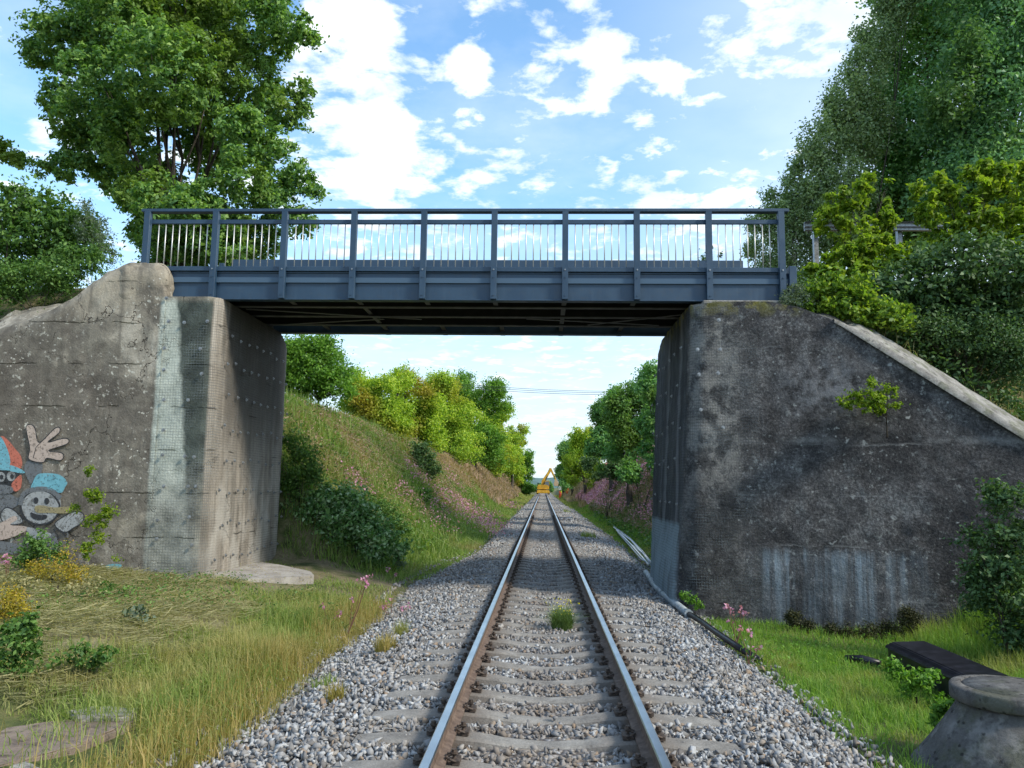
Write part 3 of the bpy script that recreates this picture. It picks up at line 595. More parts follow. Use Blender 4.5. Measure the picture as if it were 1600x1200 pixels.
# ------------------------------------------------------------------ the bridge
BR = empty('footbridge', (-1.6, 16.3, 5.13), 'blue-grey painted steel girder bridge with upright-bar railings crossing over the railway', 'bridge')
PX0, BAY, YF, YB = -7.59, 1.3218, 14.48, 18.02
XA, XB = PX0 - .12, PX0 + 9 * BAY + .14
def zof(px, py, Y=YF): return float(at(px, py, Y=Y)[2])
Z_HT, Z_HB = zof(700, 326.3), zof(700, 331.5); Z_MT, Z_MB = zof(700, 342), zof(700, 348.8); Z_BT, Z_BB = zof(700, 415), zof(700, 423.8)
Z_S1, Z_S0 = zof(700, 433.5), zof(700, 441.5); Z_G = 5.13
for side, (yf, sg) in enumerate(((YF, 1), (YB, -1))):
    def ys(a, b): return (yf + sg * a, yf + sg * b) if sg > 0 else (yf + sg * b, yf + sg * a)
    def slab(x0, x1, a, b, z0, z1, mb): y0, y1 = ys(a, b); mb.span((x0, y0, z0), (x1, y1, z1)); return mb
    mb = MB(); slab(XA + .1, XB - .02, .07, .10, Z_G + .02, Z_BB - .03, mb); slab(XA + .1, XB - .02, .0 + .03, .21, Z_G, Z_G + .022, mb)
    slab(XA + .1, XB - .02, .05, .28, Z_BB - .03, Z_BB - .008, mb); mb.bevel(.003)
    mb.build('main_girder', M_BLUE, BR)
    mb = MB(); slab(XA + .1, XB - .02, .035, .0685, Z_S0, Z_S1, mb); mb.build('girder_strip', M_BLUE2, BR)
    mb = MB(); slab(XA - .02 + .4 * side, XB + .02, -.03, .12, Z_HB - .14 * side, Z_HT, mb); mb.bevel(.012, 2); mb.build('handrail', M_BLUE, BR)
    mb = MB(); slab(XA + .1, XB - .1, .035, .085, Z_MB, Z_MT, mb); mb.bevel(.006); mb.build('upper_rail', M_BLUE, BR)
    mb = MB(); slab(XA + .1, XB - .1, .012, .16, Z_BB, Z_BT - .02, mb); mb.bevel(.006); mb.build('lower_rail', M_BLUE, BR)
    post = None
    for k in range(10):
        X = PX0 + BAY * k; zb = Z_G + .012
        if post is None:
            mb = MB(); slab(-.055, .055, -.06, -.045, zb, Z_HB, mb); slab(.045, .055, -.045, .045, zb, Z_HB, mb); slab(-.055, -.045, -.045, .045, zb, Z_HB, mb)
            slab(-.045, .045, .005, .03, zb + .1, Z_HB, mb)
            mb.bevel(.003); post = mb.build('post', M_BLUE, BR); p = post
            bo = []
            for zz_ in (Z_G + .08, Z_G + .42, Z_BB + .02):
                q = MB(); q.cyl((0, yf - sg * .06, zz_), (0, yf - sg * .073, zz_), .016, seg=6); bo.append(q.build('bolt', M_GALV if zz_ > Z_G + .5 else M_BLUE, None))
            for q in bo: q.parent = post
            p.matrix_parent_inverse = Matrix(); p.location = Vector((X, 0, 0)) - BR.location
        else:
            p = post.copy(); COL.objects.link(p); p.parent = BR; p.location = Vector((X, 0, 0)) - BR.location
            for ch in list(post.children): c = ch.copy(); COL.objects.link(c); c.parent = p
    if side == 0:
        bal = None
        for k in range(9):
            for j in range(8):
                X = PX0 + BAY * k + .055 + (j + 1) * (BAY - .11) / 9 + random.uniform(-.003, .003)
                if bal is None:
                    mb = MB(); y_ = yf + .06; mb.cyl((0, y_, Z_BT - .03), (0, y_, Z_MB + .002), .0105, seg=8); bal = b_ = mb.build('baluster', M_STAINLESS, BR, True); b_.matrix_parent_inverse = Matrix()
                else: b_ = bal.copy(); COL.objects.link(b_); b_.parent = BR
                b_.location = Vector((X, 0, 0)) - BR.location
    else:
        mb = MB()
        for k in range(9):
            for j in range(8):
                X = PX0 + BAY * k + .055 + (j + 1) * (BAY - .11) / 9; mb.cyl((X, yf - .06, Z_BT - .03), (X, yf - .06, Z_MB + .002), .0085, seg=6)
        o = mb.build('baluster_row', M_STAINLESS, BR); o['kind'] = 'stuff'
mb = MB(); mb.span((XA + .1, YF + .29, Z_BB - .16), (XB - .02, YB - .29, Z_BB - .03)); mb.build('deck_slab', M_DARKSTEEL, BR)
for k in (1, 2, 3):
    y = YF + (YB - YF) * k / 4
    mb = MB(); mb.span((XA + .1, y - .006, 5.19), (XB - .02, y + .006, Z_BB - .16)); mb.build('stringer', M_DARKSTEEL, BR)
    mb = MB(); mb.span((XA + .1, y - .055, 5.172), (XB - .02, y + .055, 5.19)); mb.build('stringer_flange', M_FLANGE, BR)
for k in range(10):
    X = PX0 + BAY * k
    for j in range(4):
        if j in (1, 2) and k % 3: continue
        ya, yb_ = YF + (YB - YF) * j / 4 + (.12 if j == 0 else .06), YF + (YB - YF) * (j + 1) / 4 - (.12 if j == 3 else .06)
        mb = MB(); mb.span((X - .045, ya, 5.215), (X + .045, yb_, 5.23)); mb.span((X - .006, ya, 5.23), (X + .006, yb_, 5.4)); mb.build('cross_beam', M_FLANGE, BR)
for x0, x1, y0, y1 in ((-6.0, -2.6, 15.5, 16.4), (-6.0, -3.4, 17.1, 16.4), (2.4, -.4, 16.9, 16.3), (3.1, .9, 15.6, 16.9)):
    mb = MB(); mb.bar((x0, y0, 5.162), (x1, y1, 5.162), .07, .01); mb.build('wind_brace', M_FLANGE, BR)
mb = MB(); mb.span((XB - .02, YF - .03, 5.2), (XB + .12, YF + .16, Z_BT)); mb.bevel(.01); mb.build('end_box', M_BLUE, BR)

# ------------------------------------------------------------------ walls
def sheet(P3, name, parent, m, smooth=True):
    ny, nx = P3.shape[:2]; i = np.arange(nx - 1)[None, :] + np.arange(ny - 1)[:, None] * nx
    return link(name, arr_mesh(name, P3.reshape(-1, 3), np.stack([i, i + 1, i + nx + 1, i + nx], -1).reshape(-1, 4)), parent, m, smooth)
def strips(parts, name, parent, m, smooth=True):
    V = []; Fq = []; o = 0
    for P3 in parts:
        ny, nx = P3.shape[:2]; i = np.arange(nx - 1)[None, :] + np.arange(ny - 1)[:, None] * nx
        V.append(P3.reshape(-1, 3)); Fq.append(np.stack([i, i + 1, i + nx + 1, i + nx], -1).reshape(-1, 4) + o); o += V[-1].shape[0]
    return link(name, arr_mesh(name, np.concatenate(V), np.concatenate(Fq)), parent, m, smooth)
LA = empty('concrete_abutment', (-7, 14.3, 0), 'pale weathered concrete abutment and wing wall with graffiti, left of the track', 'abutment')
# left wing wall
xs = np.concatenate([np.arange(-16, -8.9, .12), np.arange(-8.9, -7.04, .05)]); xs[-1] = -7.05; vs = np.linspace(0, 1, 90)
Xg, Vg = np.meshgrid(xs, vs); zt_ = ztl(Xg); Zg = -.6 + (zt_ + .6) * Vg + 0
def dis(X, Y, Z, a=.03):
    Q = np.stack(np.broadcast_arrays(X, Y, Z), -1); return a * vnoise(Q, 1.1, 4, 4) + a * .5 * vnoise(Q, 6, 9, 2)
Zg = Zg + .05 * vnoise(np.stack([Xg, Xg * 0, Xg * 0], -1), 4, 3, 3) * ss(.85, 1, Vg)
Yg = 14.3 - .02 + dis(Xg, 14.3, Zg) + .06 * ss(.97, 1., Vg)
front = np.stack([Xg, Yg, Zg], -1)
# sloping head of the wall, leaning back
hd = np.linspace(0, 1, 10); Xh, Hh = np.meshgrid(xs, hd); Zh = front[-1, :, 2][None] + Hh * np.interp(Xh, [-16, -10, -8.2, -7.6, -7.05], [.5, .5, .16, .05, .02]) + .05 * n2d(Xh, Hh * 3, 2.5, 3, 3) * (Hh > 0); Yh = front[-1, :, 1][None] + Hh * .7
head = np.stack([Xh, Yh, Zh], -1)
back = np.stack([xs[None] + np.zeros((2, 1)), np.full((2, len(xs)), 14.97), np.stack([head[-1, :, 2], head[-1, :, 2] * 0 - .6])], -1)
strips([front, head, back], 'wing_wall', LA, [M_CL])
# lump at the end of the wing wall (its head), closed towards the bridge
mb = MB(); g_ = bmesh.ops.create_icosphere(mb.bm, subdivisions=5, radius=1)
for v in g_['verts']:
    d = Vector((math.copysign(abs(v.co.x) ** .55, v.co.x), math.copysign(abs(v.co.y) ** .55, v.co.y), math.copysign(abs(v.co.z) ** .6, v.co.z)))
    v.co = Vector((-7.56 + d.x * .47, 14.56 + d.y * .28, 5.32 + d.z * .44))
co = np.array([v.co[:] for v in mb.bm.verts]); dn = vnoise(co, 1.6, 3, 4) * .15 + vnoise(co, 7, 5, 2) * .03
for v, q in zip(mb.bm.verts, dn): v.co += (v.co - Vector((-7.5, 14.6, 5.2))).normalized() * float(q)
mb.build('wall_head', M_CL, LA, True)
# left abutment block: front face, chamfered arris, inner face, far arris
def path_wall(pts, z0, z1f, nz, step, parent, name, m, amp=.02, batter=None):
    P = []; 
    for (a, b) in zip(pts, pts[1:]):
        L = math.dist(a, b); n = max(2, int(L / step))
        for k in range(n): P.append((a[0] + (b[0] - a[0]) * k / n, a[1] + (b[1] - a[1]) * k / n))
    P.append(pts[-1]); P = np.array(P); v = np.linspace(0, 1, nz)[:, None]
    X = P[None, :, 0] + 0 * v; Y = P[None, :, 1] + 0 * v; zt_ = z1f(P[:, 0], P[:, 1])[None]; Z = z0 + (zt_ - z0) * v
    if batter: X, Y = batter(X, Y, Z)
    d = np.gradient(P, axis=0); nrm = np.stack([d[:, 1], -d[:, 0]], -1); nrm /= np.linalg.norm(nrm, axis=1)[:, None]
    q = dis(X, Y, Z, amp); X = X + nrm[None, :, 0] * q; Y = Y + nrm[None, :, 1] * q
    return np.stack([X, Y, Z], -1)
lp = [(-7.3, 14.3), (-6.22, 14.3), (-6.08, 14.42), (-6.05, 14.6), (-6.05, 18.2), (-6.1, 18.42), (-6.25, 18.52), (-8.5, 18.55)]
ltop = lambda x, y: 5.13 - .30 * ss(17.7, 18.5, y) + 0 * x
body = path_wall(lp, -.6, ltop, 90, .07, LA, '', M_CL)
ring = body[-1]; capp = np.stack([ring, np.stack([np.full(len(ring), -8.4), np.clip(ring[:, 1], 14.5, 18.5), ring[:, 2] + .015], -1)])
ring2 = ring.copy(); ring2[:, 2] -= 0
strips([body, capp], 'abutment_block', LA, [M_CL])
mb = MB(); mb.span((-8.4, 14.42, 4.9), (-6.22, 18.3, 5.115)); mb.build('bearing_shelf', M_COPE, LA)
mb = MB(); mb.prism([(-6.3, 13.95), (-5.2, 13.98), (-5.15, 14.2), (-4.5, 14.9), (-4.35, 15.35), (-4.6, 15.9), (-6.2, 17.2)], -.4, .07, 'z'); 
bmesh.ops.subdivide_edges(mb.bm, edges=mb.bm.edges[:], cuts=3); 
for v in mb.bm.verts: v.co.z += (-.05 * max(0, v.co.x + 5.6) if v.co.z > 0 else 0) + random.uniform(-.008, .008)
mb.build('footing', M_SLAB, LA)
# wire mesh held by anchor bolts
def mesh_m(t, b):
    p = t.pos(); x, y, z = t.sep(p); h = t.m('SUBTRACT' , t.m('MULTIPLY', t.m('GREATER_THAN', x, 0.), t.m('SUBTRACT', x, y)), t.m('MULTIPLY', t.m('LESS_THAN', x, 0.), t.m('ADD', x, y)))
    u = t.m('DIVIDE', t.m('ADD', h, t.m('MULTIPLY', t.noise(p, 2, 2), .04)), .05); v = t.m('DIVIDE', t.m('ADD', z, t.m('MULTIPLY', t.noise(p, 1.5, 2), .04)), .05)
    w = t.m('MAXIMUM', t.m('GREATER_THAN', t.m('FRACT', u), .84), t.m('GREATER_THAN', t.m('FRACT', v), .80))
    w = t.m('MULTIPLY', w, t.m('MULTIPLY', t.mr(t.noise(p, 1.3, 3), .38, .6, .2, .62), t.mr(y, 14.6, 14.7, 1., .6)))
    return {'Alpha': w, 'Base Color': t.ramp(t.noise(p, 2.2, 4, .6), [(.38, (.05, .055, .055)), (.50, (.12, .13, .13)), (.62, (.22, .24, .24))])}
M_WIRE = mat('wire_mesh_material', rough=.6, metal=.2, build=mesh_m)
wp = path_wall([(-7.12, 14.255), (-6.2, 14.255), (-6.05, 14.39), (-6.01, 14.6), (-6.01, 18.2), (-6.08, 18.44)], .0, lambda x, y: 5.05 - .30 * ss(17.7, 18.5, y), 50, .15, LA, '', M_WIRE, .015)
strips([wp], 'wire_mesh', LA, [M_WIRE])
mb = MB(); mb.cyl((0, 0, 0), (0, -.012, 0), .032, seg=14); mb.cyl((0, -.012, 0), (0, -.035, 0), .016, seg=6)
bmesh.ops.recalc_face_normals(mb.bm, faces=mb.bm.faces[:]); ame = bpy.data.meshes.new('anchor_bolt'); mb.bm.to_mesh(ame); mb.bm.free(); ame.materials.append(M_GALV)
def anchor(parent, x, y, z, rz):
    o = bpy.data.objects.new('anchor_bolt', ame); COL.objects.link(o); o.parent = parent; o.location = Vector((x, y, z)) - parent.location; o.rotation_euler = (0, 0, rz)
g = np.random.default_rng(3)
for px, py in ((260, 466), (264, 502), (288, 504), (324, 502), (257, 544), (313, 545), (256, 578), (315, 584), (256, 625), (294, 625), (255, 672), (289, 713), (303, 714), (254, 711), (256, 760), (294, 760), (306, 760), (246, 813), (296, 808), (245, 842), (300, 852), (243, 891)):
    P = at(px, py, Y=14.25); anchor(LA, P[0], 14.252, P[2], 0)
for r, z in enumerate((.35, .95, 1.55, 2.15, 2.75, 3.35, 3.95, 4.5)):
    for c in range(9):
        y = 14.7 + c * .43 + (.2 if r % 2 else 0) + g.uniform(-.05, .05)
        if y < 18.35: anchor(LA, -6.0, y, z + g.uniform(-.06, .06), R(90))

# graffiti: faded spray paint on the wing wall
def spray(col, fade=.42):
    def f(t, b):
        p = t.pos(); n = t.noise(p, 7, 6, .7); d = t.noise(p, 26, 4, .6)
        return {'Base Color': t.mix(t.mr(n, .40, .75, 0., .6), col, tuple(c * .5 for c in col)), 'Alpha': t.m('MULTIPLY', t.mr(n, fade - .12, fade + .02, .25, .97), t.mr(d, .36, .46, .45, 1.))}
    return f
SPR = {k: mat('spray_' + k, rough=.85, build=spray(c, fa)) for k, c, fa in (('skin', (.50, .40, .34), .42), ('blue', (.17, .42, .50), .36), ('red', (.52, .16, .11), .38), ('black', (.035, .038, .042), .40), ('white', (.38, .39, .39), .50), ('grey', (.16, .17, .18), .46), ('tan', (.32, .27, .15), .44))}
GY = [14.262]
def gpt(cx, cy): P = at(cx / 4.614, 640 + cy / 4.614, Y=14.25); return (float(P[0]), float(P[2]))
def gpoly(pts, k, close=True, w=None):
    GY[0] -= .0012; Q = [gpt(*p) for p in pts]; bm = bmesh.new()
    if w:
        w_ = w * .0026; n = len(Q); L = []; Rr = []
        for i in range(n if not close else n + 1):
            q = Vector(Q[i % n]); a = Vector(Q[(i - 1) % n] if close or i else Q[i]); b = Vector(Q[(i + 1) % n] if close or i < n - 1 else Q[i]); d = (b - a).normalized() if (b - a).length else Vector((1, 0)); nn_ = Vector((-d.y, d.x)) * w_ / 2
            L.append(bm.verts.new((q.x + nn_.x, GY[0], q.y + nn_.y))); Rr.append(bm.verts.new((q.x - nn_.x, GY[0], q.y - nn_.y)))
        for i in range(len(L) - 1): bm.faces.new((L[i], Rr[i], Rr[i + 1], L[i + 1]))
    else:
        bm.faces.new([bm.verts.new((x, GY[0], z)) for x, z in Q])
    for f_ in bm.faces: 
        if f_.normal.y > 0: f_.normal_flip()
    me = bpy.data.meshes.new('graffiti'); bm.to_mesh(me); bm.free(); o = link('graffiti', me, LA, SPR[k]); return o
def smooth(pts, n=5, close=True):
    P = np.array(pts, float); m_ = len(P); out = []
    for i in range(m_ if close else m_ - 1):
        p0, p1, p2, p3 = (P[(i + j) % m_] if close else P[min(max(i + j, 0), m_ - 1)] for j in (-1, 0, 1, 2))
        for k in range(n):
            u = k / n; out.append(.5 * ((2 * p1) + (-p0 + p2) * u + (2 * p0 - 5 * p1 + 4 * p2 - p3) * u * u + (-p0 + 3 * p1 - 3 * p2 + p3) * u ** 3))
    if not close: out.append(P[-1])
    return [tuple(q) for q in out]
# the waving figure: hand, sleeve, cap, face
gpoly(smooth([(0, 560), (60, 600), (150, 640), (215, 560), (170, 430), (210, 360), (300, 390), (290, 470), (230, 560), (190, 640), (110, 700), (20, 740), (-60, 760), (-120, 640)]), 'grey')
gpoly(smooth([(-90, 430), (-60, 300), (0, 195), (50, 215), (105, 280), (150, 340), (150, 420), (60, 430), (-20, 440)]), 'red')
gpoly(smooth([(-60, 420), (-40, 260), (0, 195), (40, 260), (65, 330), (68, 395), (0, 400)]), 'blue')
gpoly(smooth([(-80, 400), (30, 392), (120, 415), (180, 455), (120, 455), (40, 437), (-80, 440)]), 'blue')
gpoly(smooth([(-60, 445), (60, 445), (130, 460), (150, 520), (110, 590), (60, 600), (-60, 600)]), 'black')
gpoly(smooth([(80, 540), (150, 470), (150, 560), (105, 590)]), 'red')
for c in ((5, 485), (80, 480)):
    gpoly(smooth([(c[0] + 32 * math.cos(a), c[1] + 36 * math.sin(a)) for a in np.arange(0, 6.2, .8)]), 'white')
    gpoly(smooth([(c[0] + 6 + 13 * math.cos(a), c[1] + 2 + 18 * math.sin(a)) for a in np.arange(0, 6.2, .8)]), 'black')
gpoly(smooth([(-60, 550), (10, 540), (90, 560), (85, 600), (0, 610), (-60, 605)]), 'grey')
for pts in ([(205, 350), (215, 280), (195, 180), (190, 120), (225, 108), (255, 140), (270, 220), (300, 230), (390, 140), (430, 130), (425, 170), (345, 235), (450, 208), (495, 215), (480, 250), (350, 295), (440, 310), (460, 340), (430, 368), (340, 350), (315, 380), (250, 375)],):
    gpoly(smooth(pts, 4), 'skin'); gpoly(smooth(pts, 4), 'black', True, 7)
gpoly([(240, 350), (262, 270), (300, 232)], 'black', False, 5)
# the round face under a blue cap, and the pale shapes below
gpoly(smooth([(225, 570), (240, 520), (270, 470), (330, 458), (430, 470), (485, 520), (470, 560), (440, 600), (350, 580), (280, 565)]), 'blue')
ring_ = smooth([(290 + 140 * math.cos(a), 705 + 125 * math.sin(a)) for a in np.arange(0, 6.2, .6)], 3)
gpoly(smooth([(160, 660), (200, 590), (300, 565), (400, 590), (440, 660), (430, 740), (370, 810), (280, 825), (200, 790), (165, 730)]), 'white'); gpoly(ring_, 'black', True, 14)
gpoly(smooth([(150, 690), (170, 610), (250, 575), (360, 580), (440, 640)], 4, False), 'grey', False, 34)
for c in ((262, 655), (340, 660)): gpoly(smooth([(c[0] + 18 * math.cos(a), c[1] + 24 * math.sin(a)) for a in np.arange(0, 6.2, .8)]), 'black')
gpoly(smooth([(225, 740), (270, 755), (340, 760), (330, 790), (270, 795), (230, 775)]), 'black')
gpoly(smooth([(255, 700), (300, 690), (400, 705), (520, 700), (500, 745), (340, 745), (265, 740)]), 'tan')
for q in range(5): gpoly(smooth([(180 + 70 * q, 860 + 14 * (q % 3)), (215 + 70 * q, 900 + 20 * (q % 2)), (200 + 66 * q, 960), (240 + 60 * q, 1000 - 12 * q)], 4, False), 'black' if q % 2 else 'grey', False, 9)
gpoly(smooth([(15, 740), (60, 705), (130, 745), (170, 810), (90, 830), (20, 800)]), 'white'); gpoly(smooth([(15, 740), (60, 705), (130, 745), (170, 810), (90, 830), (20, 800)]), 'black', True, 8)
gpoly(smooth([(0, 820), (60, 790), (110, 765), (130, 790), (80, 830), (180, 840), (210, 860), (140, 900), (60, 930), (-60, 940), (-60, 840)]), 'skin')
gpoly(smooth([(400, 830), (450, 780), (540, 735), (600, 750), (600, 810), (540, 850), (470, 880)]), 'white'); gpoly(smooth([(400, 830), (450, 780), (540, 735), (605, 750), (600, 810), (540, 850), (470, 885)]), 'black', True, 8)
gpoly(smooth([(200, 850), (300, 870), (380, 900), (350, 960), (240, 930)]), 'white')
gpoly(smooth([(410, 860), (470, 900), (495, 970), (450, 1030), (360, 1045)], 4, False), 'black', False, 11)
gpoly(smooth([(355, 930), (400, 890), (425, 960), (410, 1020), (370, 1030), (350, 990)]), 'grey')
gpoly(smooth([(-60, 950), (100, 960), (180, 990), (120, 1040), (-60, 1040)]), 'grey')
gpoly(smooth([(770, 1125), (830, 1110), (885, 1120), (850, 1150), (780, 1158)]), 'blue')

# right abutment and wing wall
RA = empty('concrete_abutment', (4, 14.3, -.5), 'dark stained concrete abutment and sloping wing wall right of the track', 'abutment')
rp = [(5.0, 18.85), (2.80, 18.82), (2.64, 18.66), (2.62, 14.5), (2.68, 14.33), (2.82, 14.24), (11.4, float(ywall(11.4)))]
def rtop(x, y): return np.where(y > 14.42, 5.06 - .25 * ss(18.1, 18.8, y), np.where(x < 3, 5.03, ztr(x)))
def rbat(X, Y, Z):
    w = 1 - ss(2.7, 3.6, X); inn = ss(14.35, 14.7, Y)
    X = X - w * (.22 * (1 - np.clip(Z, -1, 5) / 5.) + .14 * inn * ss(1.1, -.1, Z) * ss(18.5, 16.5, Y)); return X, Y - .0 * Z
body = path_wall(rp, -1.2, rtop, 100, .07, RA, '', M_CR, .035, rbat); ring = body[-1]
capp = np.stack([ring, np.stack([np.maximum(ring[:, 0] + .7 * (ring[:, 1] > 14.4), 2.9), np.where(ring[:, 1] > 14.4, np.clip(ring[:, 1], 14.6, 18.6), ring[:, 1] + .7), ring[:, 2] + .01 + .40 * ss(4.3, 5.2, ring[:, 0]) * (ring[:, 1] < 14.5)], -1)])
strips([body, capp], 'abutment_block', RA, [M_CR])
xs = np.arange(4.95, 11.4, .1); hd = np.linspace(0, 1, 12); Xh, Hh = np.meshgrid(xs, hd)
Zh = ztr(Xh) + .005 + Hh * .62 * ss(4.9, 5.6, Xh) + .035 * n2d(Xh, Hh * 2, 3, 4, 3); Yh = ywall(Xh) - .06 + Hh * .85
Zh[0] = ztr(Xh[0]) - .06; Yh[0] = ywall(Xh[0]) - .055; Yh[1] = ywall(Xh[0]) - .06
o = sheet(np.stack([Xh, Yh, Zh], -1), 'coping', RA, M_COPE)
mb = MB(); mb.span((2.84, 14.36, 4.98), (4.6, 18.4, 5.12)); mb.bevel(.02); mb.build('bearing_shelf', M_COPE, RA)
wp = path_wall([(2.7, 18.7), (2.585, 18.6), (2.58, 14.5), (2.64, 14.3), (2.80, 14.19), (3.7, float(ywall(3.7)) - .04)], -.2, lambda x, y: 4.95 + 0 * x - .2 * ss(18.1, 18.7, y), 50, .15, RA, '', M_WIRE, .015, rbat)
strips([wp], 'wire_mesh', RA, [M_WIRE])
for r, z in enumerate((1.5, 2.2, 2.9, 3.6, 4.3)):
    for c in range(6): 
        X, Y = rbat(np.array(2.57), np.array(14.9 + c * .7 + (.3 if r % 2 else 0) + g.uniform(-.12, .12)), np.array(z)); anchor(RA, float(X), float(Y), z + g.uniform(-.1, .1), R(-90))
for px, py in ((1123, 500), (1090, 546), (1125, 546), (1092, 585), (1122, 583), (1130, 668), (1095, 640)):
    P = at(px, py, Y=14.1); anchor(RA, P[0], P[1], P[2], 0)

# ------------------------------------------------------------------ trees and bushes
def pxl(L, Y):
    out = []
    for l in L:
        y = Y + (l[3] if len(l) > 3 else 0); c = at(l[0], l[1], Y=y); out.append((c, l[2] * y / F))
    return out
def crown_mesh(lobes, n, size, seed, tuft=.16, up=.35, thick=1., droop=0, depth=1.):
    g = np.random.default_rng(seed); C = np.array([l[0] for l in lobes]); r = np.array([l[1] for l in lobes]); w = r ** 2; w = w / w.sum()
    sat = 5; Cs = []; rs = []
    for a, b in zip(C, r):
        for _ in range(sat):
            d0 = g.normal(size=3); d0[2] += .25; d0 /= np.linalg.norm(d0); Cs.append(a + d0 * b * g.uniform(.85, 1.12)); rs.append(b * g.uniform(.16, .34))
    C = np.concatenate([C, Cs]); r = np.concatenate([r * .93, rs]); w = r ** 2; w = w / w.sum()
    nt = max(6, int(n / 26)); k = g.choice(len(r), nt, p=w); d = g.normal(size=(nt, 3)); d /= np.linalg.norm(d, axis=1)[:, None]
    rad = g.uniform(.25, 1.0, nt) ** .45 * (1 + .14 * g.normal(size=nt))
    P = C[k] + d * (r[k] * rad)[:, None] * np.array([1, thick, .92])
    ts = tuft * np.median(r[:len(lobes)]) * g.uniform(.45, 1.35, nt)
    j = g.integers(0, nt, n); Q = P[j] + g.normal(size=(n, 3)) * ts[j][:, None] * np.array([1, 1, .75 + droop])
    if droop: Q[:, 2] -= np.abs(g.normal(size=n)) * droop * ts[j] * 2.2
    dj = d[j]
    # shoots that stand out of the crown
    ns = max(4, int(n / 260)); a = g.integers(0, nt, ns); m = 9; tt = np.linspace(0, 1, m)[None, :, None]; dr = d[a] * .7 + g.normal(0, .35, (ns, 3)); dr[:, 2] += .55 - droop * 1.6
    Ls = (np.median(r[:len(lobes)]) * g.uniform(.25, .75, ns))[:, None, None]; S = (P[a][:, None] + dr[:, None] * Ls * tt + g.normal(0, .25, (ns, m, 3)) * size).reshape(-1, 3)
    Q = np.concatenate([Q, S]); dj = np.concatenate([dj, np.repeat(d[a], m, 0)])
    V, Fc = leaves(Q, size, g, up, out=dj * .8); return V, Fc, P
def limbs(mb, base, lobes, r0, seed, fork=.45, n=None):
    g = random.Random(seed); base = Vector(base); cc = sum((Vector(l[0]) for l in lobes), Vector()) / len(lobes)
    f = base.lerp(cc, fork); f = Vector((base.x * .5 + f.x * .5, base.y * .5 + f.y * .5, f.z))
    m_ = base.lerp(f, .5) + Vector((g.uniform(-.08, .08), 0, 0)) * (f - base).length
    mb.tube([base - Vector((0, 0, .3)), base + Vector((0, 0, .15)), m_, f], [r0 * 1.35, r0 * 1.1, r0 * .9, r0 * .75], 10)
    ls = sorted(lobes, key=lambda l: -l[1])[:n or max(8, len(lobes) // 2)]
    for l in ls:
        e = Vector(l[0]); s = base.lerp(f, g.uniform(.75, 1.)); q = s.lerp(e, .5) + Vector((g.uniform(-.1, .1), g.uniform(-.1, .1), g.uniform(.0, .12))) * (e - s).length
        mb.tube([s, s.lerp(q, .55) + Vector((0, 0, -.02)), q, e], [r0 * .42, r0 * .27, r0 * .15, r0 * .03], 6)
        for _ in range(2):
            d = Vector((g.uniform(-1, 1), g.uniform(-1, 1), g.uniform(-.3, 1))) * l[1] * .8; mb.tube([q, q.lerp(e, .6) + d * .5, e + d * .7], [r0 * .16, r0 * .09, r0 * .03], 5)
def tree(name, label, cat, base, lobes, n, size, m, seed, r0=.2, bark=None, group=None, parts=('crown', 'trunk'), **kw):
    fork = kw.pop('fork', .45); nb = kw.pop('nb', None)
    t_ = empty(name, tuple(float(q) for q in base), label, cat, group)
    V, Fc, P = crown_mesh(lobes, n, size, seed, **kw); link(parts[0], arr_mesh(parts[0], V, Fc), t_, m)
    mb = MB(); limbs(mb, base, lobes, r0, seed, fork, nb); mb.build(parts[1], bark or M_BARK, t_, True); return t_
def gz(x, y): return float(ground(np.array([x]), np.array([y]))[0])

oak = pxl([(110, 70, 62), (55, 85, 24), (200, 40, 80, -1), (300, 40, 85, 1), (395, 50, 62), (455, 35, 34, -1), (485, 62, 14), (170, 140, 72, -1.5), (275, 120, 85, -2), (385, 130, 66, .5), (440, 170, 34), (470, 140, 18), (115, 190, 42), (200, 225, 52, -1),
           (90, 150, 30), (300, 195, 58, 2), (385, 215, 50, -1), (440, 250, 38), (475, 285, 20), (495, 300, 11), (175, 270, 36, 1), (110, 262, 28), (385, 285, 44, -1.5), (425, 315, 42), (470, 345, 24), (315, 330, 45, -2), (335, 375, 42), (400, 375, 36, 1), (225, 365, 26), (245, 400, 24), (280, 395, 32, 1), (320, 400, 34, 2), (370, 395, 30, 2), (250, 350, 34, 2), (290, 350, 40, 2), (150, 240, 44, 1), (250, 290, 44, 2), (330, 250, 40, 2.5), (240, 310, 38, -2), (285, 330, 36, -2.5), (350, 350, 40, -1), (205, 310, 30, -1), (300, 385, 40, -1), (250, 380, 32, -1), (355, 390, 36, -1),
           (28, 248, 15), (65, 262, 17), (5, 240, 20), (150, -60, 90), (300, -80, 110), (410, -30, 55), (250, 60, 70, 3), (180, 180, 50, 3)], 26)
ob = at(262, 470, Y=26); ob[2] = 5.2
tree('oak_tree', 'large spreading oak rising behind the left end of the bridge railing', 'tree', ob, oak, 185000, .165, M_OAK, 3, .32, tuft=.15, up=.4, fork=.26, thick=1.5, nb=8)
tree('birch_tree', 'grey-green drooping birch directly behind the right end of the bridge railing', 'tree', (8.6, 27, 4.6), pxl([(1235, 330, 38), (1200, 300, 14), (1190, 345, 20), (1180, 385, 18), (1255, 305, 36), (1240, 385, 36), (1205, 415, 26), (1170, 350, 9), (1265, 430, 40), (1215, 360, 24)], 27), 20000, .11, M_BIRCH, 5, .12, M_BIRCHBARK, tuft=.2, droop=.7)
